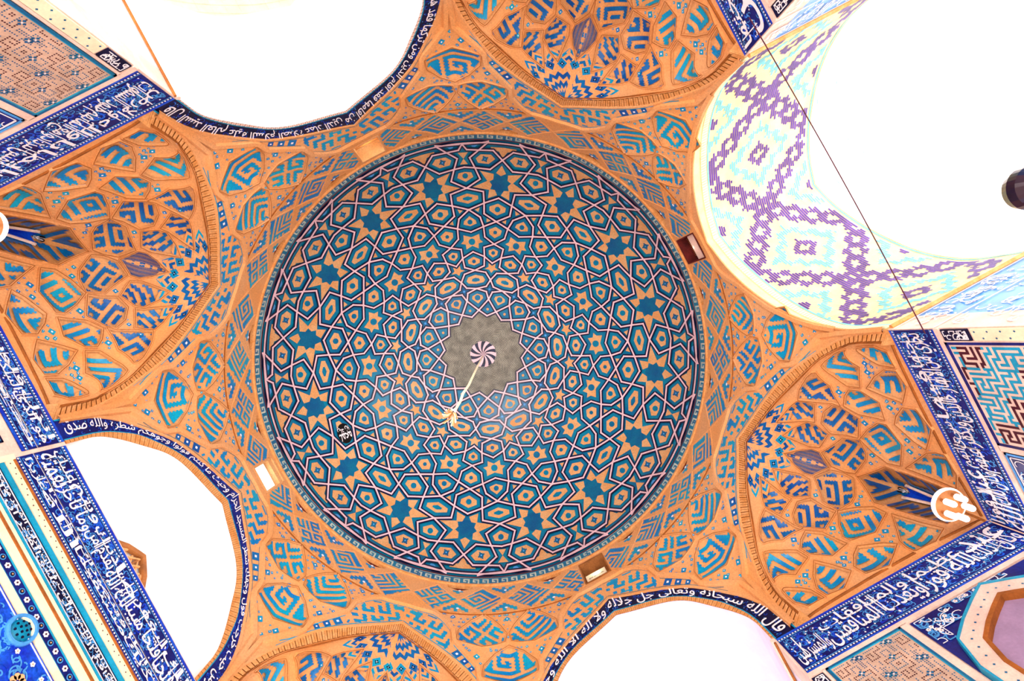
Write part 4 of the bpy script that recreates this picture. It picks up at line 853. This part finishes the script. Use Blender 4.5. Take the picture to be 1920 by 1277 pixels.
b = MB(); n = len(NO); P = np.array(NO); Q = np.array(NI); X = np.vstack([P,Q]); b.add(np.vstack([f(X[:,0],X[:,1],.12),f(X[:,0],X[:,1],.004)]),[(i,i+1,n+i+1,n+i) for i in range(n-1)]+[(i,i+1,2*n+i+1,2*n+i) for i in range(n-1)]+[(n+i,n+i+1,3*n+i+1,3*n+i) for i in range(n-1)],'pink_cream')
rib(b,f,NO,.05,.14,'cyan_line',step=.2); rib(b,f,NI,.09,.14,'brick_line',step=.2); mid_ = resample([tuple((p+q)/2) for p,q in zip(P,Q)],34)[0]; dots(b,f,mid_,.022,'deep_teal',.125,4); b.build('cream_surround',t)
b = MB(); fillpoly(b,f,NI,'grey_plaster',.4,.02); b.build('plaster_back',t)
# strips of the lower left wall
f = wallf('west'); A0,A1 = -2.5,2.6
def strip(name,label,cat,z0,z1,m,off=.03): b = MB(); slabpanel(b,f,A0,A1,z0,z1,m,off); return b, name, label, cat
t = thing('inscription_strip','narrow navy lettered strip lower on the left wall, below the dotted cream moulding','inscription'); b = MB(); slabpanel(b,f,A0,A1,8.43,8.8,'navy',.02); b.build('navy_ground',t)
b = MB(); slabpanel(b,f,A0,A1,8.73,8.8,'cyan_line',.05); slabpanel(b,f,A0,A1,8.43,8.47,'cyan_line',.05); slabpanel(b,f,A0,A1,8.5,8.51,'white_tile',.03); slabpanel(b,f,A0,A1,8.69,8.7,'white_tile',.03); b.build('turquoise_edge',t)
b = MB(); vines(b,f,A0,A1,8.52,8.68,150,'sky_tile',.026,.01,(.03,.06)); b.build('scrolling_vines',t); b = MB(); words_on(b,f,'بسم الله الرحمن الرحيم اقم الصلاة لدلوك الشمس الى غسق الليل وقران الفجر ان قران الفجر كان مشهودا',A1-.05,A0+.05,8.515,8.685,per=4); b.build('lettering',t)
b = MB(); slabpanel(b,f,A0,A1,8.82,8.99,'cream',.06); rib(b,f,[(A0,8.96),(A1,8.96)],.03,.09,'brick_line',step=2); dots(b,f,[(A0+.05+.1*i,8.87+.04*(i%2)) for i in range(50)],.014,'maroon',.066,4)
slabpanel(b,f,A0,A1,8.18,8.42,'cream',.05); rib(b,f,[(A0,8.32),(A1,8.32)],.05,.07,'brick_line',step=2); slabpanel(b,f,A0,A1,7.88,7.97,'cream',.05); slabpanel(b,f,A0-.1,A0,6.0,9.0,'cream',.07)
tag(b.build('trim_3'),'three cream mouldings dividing the tile strips of the lower left wall','moulding',kind='structure')
t = thing('flower_border','slim blue border of white rosettes between cream mouldings on the lower left wall','tile border'); b = MB(); slabpanel(b,f,A0,A1,7.98,8.17,'cobalt',.02); slabpanel(b,f,A0,A1,7.98,8.0,'cyan_line',.03); slabpanel(b,f,A0,A1,8.15,8.17,'cyan_line',.03); b.build('blue_ground',t); b = MB()
for i in range(34):
    x = A0+.08+.15*i
    if i % 2 == 0:
        for q in range(6): dots(b,f,[(x+.03*math.cos(q*PI/3),8.075+.03*math.sin(q*PI/3))],.019,'white_tile',.03,6)
        dots(b,f,[(x,8.075)],.016,'maroon',.036,6)
    else: dots(b,f,[(x,8.075)],.05,'sky_tile',.026,10); dots(b,f,[(x,8.075)],.034,'navy',.03,10); dots(b,f,[(x,8.075)],.014,'ochre',.034,6)
b.build('rosettes',t)
t = thing('floral_panel','vivid blue flowered wall panel with a gold blossom in the lower left corner','tile panel'); b = MB(); slabpanel(b,f,A0,A1,5.8,7.86,'vivid_blue',.02); b.build('blue_field',t); b = MB(); floral(b,f,A0+.05,A1-.05,5.9,7.8,46,False,.026)
for q in range(7): a = q*.898; dots(b,f,[(.62+.07*math.cos(a),7.42+.07*math.sin(a))],.05,'ochre',.04,8)
b.build('flower_scrolls',t); b = MB(); slabpanel(b,f,A0,A1,7.82,7.835,'white_tile',.028); b.build('white_line',t)
t = thing('turquoise_panel','small turquoise lettered panel at the left edge under the stepped band','tile panel'); b = MB(); slabpanel(b,f,-7.3,-2.85,8.2,9.0,'cyan_line',.02); b.build('turquoise_field',t); b = MB(); outline(b,f,-7.3,-2.85,8.2,9.0,.03,'navy',.026); outline(b,f,-7.26,-2.89,8.24,8.96,.012,'white_tile',.026); words_on(b,f,'الملك لله الواحد القهار الملك لله',-2.95,-7.2,8.35,8.9); b.build('lettering',t)
# round perforated vent
t = thing('round_vent','round turquoise vent with a rolled rim in the blue flowered wall','vent'); c = f(np.array([.03]),np.array([7.8]))[0]; RX = np.array([[0,0,1],[0,1,0],[-1,0,0.]])
b = MB(); lathe(b,[(.17,0),(.175,.05),(.19,.075),(.215,.075),(.23,.05),(.235,0)],c,'sky_tile',32,RX); b.build('rolled_rim',t)
b = MB(); lathe(b,[(.172,.02),(.13,.05),(.07,.07),(.001,.075)],c,'turquoise',24,RX); b.build('domed_cover',t); b = MB()
for r,n in ((.05,4),(.11,8)):
    for i in range(n): q = i*2*PI/n+r*9; cc = c+np.array([.078 if r < .1 else .062,r*math.cos(q),r*math.sin(q)]); lathe(b,[(.001,0),(.02,0),(.02,-.03)],cc,'navy',8,RX)
b.build('perforation',t)
# ------------------------------------------------------------------ openings in the drum: lit niches and rim slots
NLAB = {'north':('lit niche with white screen and bright yellow sill under the dome rim','white'),'east':('dark niche with ribbed black grille behind a plain board under the dome rim','grille'),'south':('brown niche holding a lettered cream board under the dome rim','cream'),'west':('niche with white screen and a black gap under the dome rim','gap')}
for side,(lab,kind) in NLAB.items():
    g = drumf(WDEG[side]); t = thing('light_niche',lab,'niche','square niches under the dome rim')
    def q(x0,x1,y0,y1,o0,o1): return np.array([g(np.array([x]),np.array([y]),o)[0] for x in (x0,x1) for y in (y0,y1) for o in (o0,o1)])
    BF = [(0,1,3,2),(4,6,7,5),(0,4,5,1),(2,3,7,6),(0,2,6,4),(1,5,7,3)]
    b = MB(); m = {'white':'ochre','grille':'slot_red','cream':'wood','gap':'ochre'}[kind]
    for a in ((-.44,-.40,15.2,16.5),(.40,.44,15.2,16.5),(-.44,.44,15.2,15.25),(-.44,.44,16.42,16.5)): b.add(q(*a,-.45,.015),BF,m)
    b.add(q(-.44,.44,15.2,16.5,-.48,-.44),BF,{'white':'cream','grille':'slot_red','cream':'wood','gap':'void'}[kind]); b.build('reveal',t)
    b = MB()
    if kind == 'white': b.add(q(-.38,.38,15.26,15.9,-.3,-.26),BF,'lit_board'); b.add(q(-.38,.38,15.9,15.93,-.3,-.2),BF,'wood')
    elif kind == 'gap': b.add(q(-.38,.38,15.26,16.0,-.12,-.08),BF,'lit_board'); b.add(q(-.4,.4,16.2,16.45,-.2,-.02),BF,'ochre')
    elif kind == 'cream': b.add(q(-.3,.36,15.28,15.85,-.14,-.1),BF,'cream')
    else: b.add(q(-.4,.4,15.24,15.8,-.1,-.05),BF,'pink_cream')
    b.build('board',t)
    if kind == 'grille':
        b = MB(); b.add(q(-.34,.3,15.84,16.1,-.2,-.16),BF,'void')
        for i in range(12): b.add(q(-.33+.053*i,-.31+.053*i,15.84,16.1,-.16,-.13),BF,'brick_line')
        b.build('grille',t)
    if kind == 'cream':
        b = MB(); text_on(b,g,'وقف مسجد جامع',.28,-.22,15.56,15.64,'maroon',-.09); b.build('lettering',t)
    pl = bpy.data.lights.new('niche_lamp','POINT'); pl.energy = {'white':7,'gap':6,'cream':3,'grille':1}[kind]; pl.color = (1,.93,.72); pl.shadow_soft_size = .05; o = bpy.data.objects.new('niche_lamp',pl); COL.objects.link(o); o.location = Vector(g(np.array([0]),np.array([15.75]),-.04 if kind != 'gap' else .0)[0]+np.array([0,0,Z0])); o.parent = t
def clock(a):
    """place on the dial of the picture for a compass angle of the hall"""
    v = YR.T @ np.array([math.cos(rad(a)),math.sin(rad(a)),0]); h = (math.degrees(math.atan2(v[0],-v[1])) % 360)/30; qh = round(h*4)/4; H_ = int(qh) or 12; return '%d:%02d' % (H_, int((qh%1)*60))
for i in range(16):
    a = 11.25+22.5*i; g = drumf(a); P = SLOT; X = np.array([p[0] for p in P]); Y = np.array([p[1] for p in P]); b = MB()
    b.add(np.vstack([g(X,Y,-.1),g(X,Y,-.34)]),[(0,1,2,3,4),(5,6,7,8,9)]+[(j,(j+1)%5,5+(j+1)%5,5+j) for j in range(5)],'slot_red')
    tag(b.build('rim_slot'),'small dark red slot under the dome rim near %s on a clock face' % clock(a),'opening','slot openings under the dome rim')
# ------------------------------------------------------------------ hanging and mounted things
def P3(px, py, z): d = _B @ np.array([(px-960)/FX,(py-638.5)/FX,1.0]); return _eye+d*z/d[2]
t = thing('hanging_rope','pale twisted rope with a frayed tassel hanging from the pinwheel at the dome\'s crown','rope'); pts = [P3(905,668,22.9),P3(893,692,14.5),P3(879,722,10.2),P3(868,738,8.6),P3(863,753,7.9),P3(855,766,7.2),P3(849,773,6.8)]
pts = np.array([np.array(pts)[:,k] for k in range(3)]); tt = np.linspace(0,6,49); cur = np.stack([np.interp(tt,range(7),pts[k]) for k in range(3)],1); b = MB(); tube(b,cur,np.linspace(.03,.014,49),'cream',8)
for ph in (0,PI): tube(b,cur+np.stack([.012*np.cos(tt*14+ph),.012*np.sin(tt*14+ph),0*tt],1),np.linspace(.016,.01,49),'pink_cream',6)
b.build('rope',t); b = MB(); e = cur[-1]
for i in range(16): a = rng.uniform(0,2*PI); L = rng.uniform(.25,.6); tube(b,[e,e+np.array([.05*math.cos(a),.05*math.sin(a),-L*.5]),e+np.array([.09*math.cos(a+.5),.09*math.sin(a+.5),-L])],.009,'cream' if i % 3 else 'ochre',5)
lathe(b,[(.001,.05),(.04,.03),(.045,-.03),(.03,-.08)],e,'pink_tile',12); b.build('tassel',t)
b = MB(); a0 = P3(1405,33,9.12); a1 = P3(1735,626,8.82); k = np.linspace(0,1,24)[:,None]; cb = a0*(1-k)+a1*k; cb[:,2] -= (.06*np.sin(k*PI))[:,0]; tube(b,cb,.011,'maroon',6); tag(b.build('tie_cable'),'thin dark cable stretched across the mouth of the sunlit vault','cable')
def wall_lamp(label, c, corner):
    t = thing('wall_lamp',label,'lamp','bulb clusters in the corner squinches'); c = np.array(c); d = np.array(corner)-c; d[2] = 0
    b = MB(); tube(b,[c+d*.95+np.array([0,0,.3]),c+d*.4+np.array([0,0,.34]),c+np.array([0,0,.12])],.025,'brick_line',8); lathe(b,[(.03,.12),(.05,.05),(.2,.04),(.29,.02),(.31,-.02),(.3,-.05),(.27,-.03),(.02,-.01)],c,'wood',32); b.build('lamp_plate',t)
    b = MB(); lathe(b,[(.29,.045),(.315,.03),(.325,-.01),(.31,-.05),(.29,-.045)],c,'lamp_rim',32); b.build('lamp_rim',t)
    for i in range(5):
        p = c+(np.array([.19*math.cos(i*2*PI/5+.4),.19*math.sin(i*2*PI/5+.4),-.03]) if True else 0); h = MB(); lathe(h,[(.03,.0),(.035,-.07),(.028,-.08)],p,'wood',12); ho = h.build('lamp_holder',t)
        h = MB(); lathe(h,[(.028,-.08),(.056,-.1),(.058,-.27),(.045,-.3),(.001,-.31)],p,'bulb_glow',14); h.build('bulb',ho)
    l = bpy.data.lights.new('lamp_glow','POINT'); l.energy = 9; l.color = (1,.92,.8); l.shadow_soft_size = .25; o = bpy.data.objects.new('lamp_glow',l); COL.objects.link(o); o.location = Vector(c+np.array([0,0,-.6+Z0])); o.parent = t
mat('lamp_rim',(250,246,236),.4,.03,emit=((255,246,236),1.1)); mat('bulb_glow',(255,250,240),.4,.02,emit=((255,246,250),6))
wall_lamp('glowing cluster of five bulbs under a round plate in the right corner squinch',P3(1778,946,9.7),(7.5,7.4,9.7)); wall_lamp('glowing lamp cut by the picture\'s left edge in the left corner squinch',P3(-20,425,9.7),(-7.4,-7.2,9.7))
t = thing('hanging_lantern','dark pear-shaped glass lantern at the right edge against the white portal','lantern'); c = P3(1931,352,7.0); mat('dark_glass',(30,14,40),.12,.2,spec=.6); b = MB(); lathe(b,[(.001,-.32),(.12,-.3),(.23,-.22),(.3,-.08),(.305,.04),(.26,.15),(.17,.23),(.001,.27)],c,'dark_glass',32); b.build('glass_body',t); b = MB(); tube(b,[c+np.array([.02,0,.1]),c+np.array([.3,0,.12]),c+np.array([3.4,0,.12])],.02,'void',8); b.build('suspension',t)
# wooden lattice window in the white recess
t = thing('lattice_window','arched orange wooden lattice window on the back of the white recess','window'); f = wallf('west',9.1); b = MB(); AW = [(-.85,10.2),(-.85,11.3),(-.72,11.75),(-.4,12.1),(0,12.36),(.4,12.1),(.72,11.75),(.85,11.3),(.85,10.2)]; AW = [(x+.18,z+.16) for x,z in AW]
rib(b,f,AW,.14,.1,'wood',step=.2); b.build('window_frame',t); b = MB(); IN = [(.18+(x-.18)*.9,z-.05) for x,z in AW]
for i in range(-14,15):
    for s in (1,-1):
        p = [(.18+i*.22+s*(z-11.2)*.75,z) for z in np.linspace(10.2,12.4,40)]; p = [u for u in p if inside(IN,np.array(u[0]),np.array(u[1]))]
        if len(p) > 2: rib(b,f,[p[0],p[-1]],.05,.05,'ochre',step=.5,base=.01*(s+1))
rib(b,f,[(.18,10.2),(.18,12.3)],.06,.09,'wood',step=.5); rib(b,f,[(-.62,11.3),(.98,11.3)],.06,.09,'wood',step=.5); b.build('lattice',t)
# paving
b = MB(); b.add([(-40,-40,-1.6),(40,-40,-1.6),(40,40,-1.6),(-40,40,-1.6)],[(0,1,2,3)],'paver'); tag(b.build('floor'),'pale stone paving of the hall and courts','floor',kind='structure')
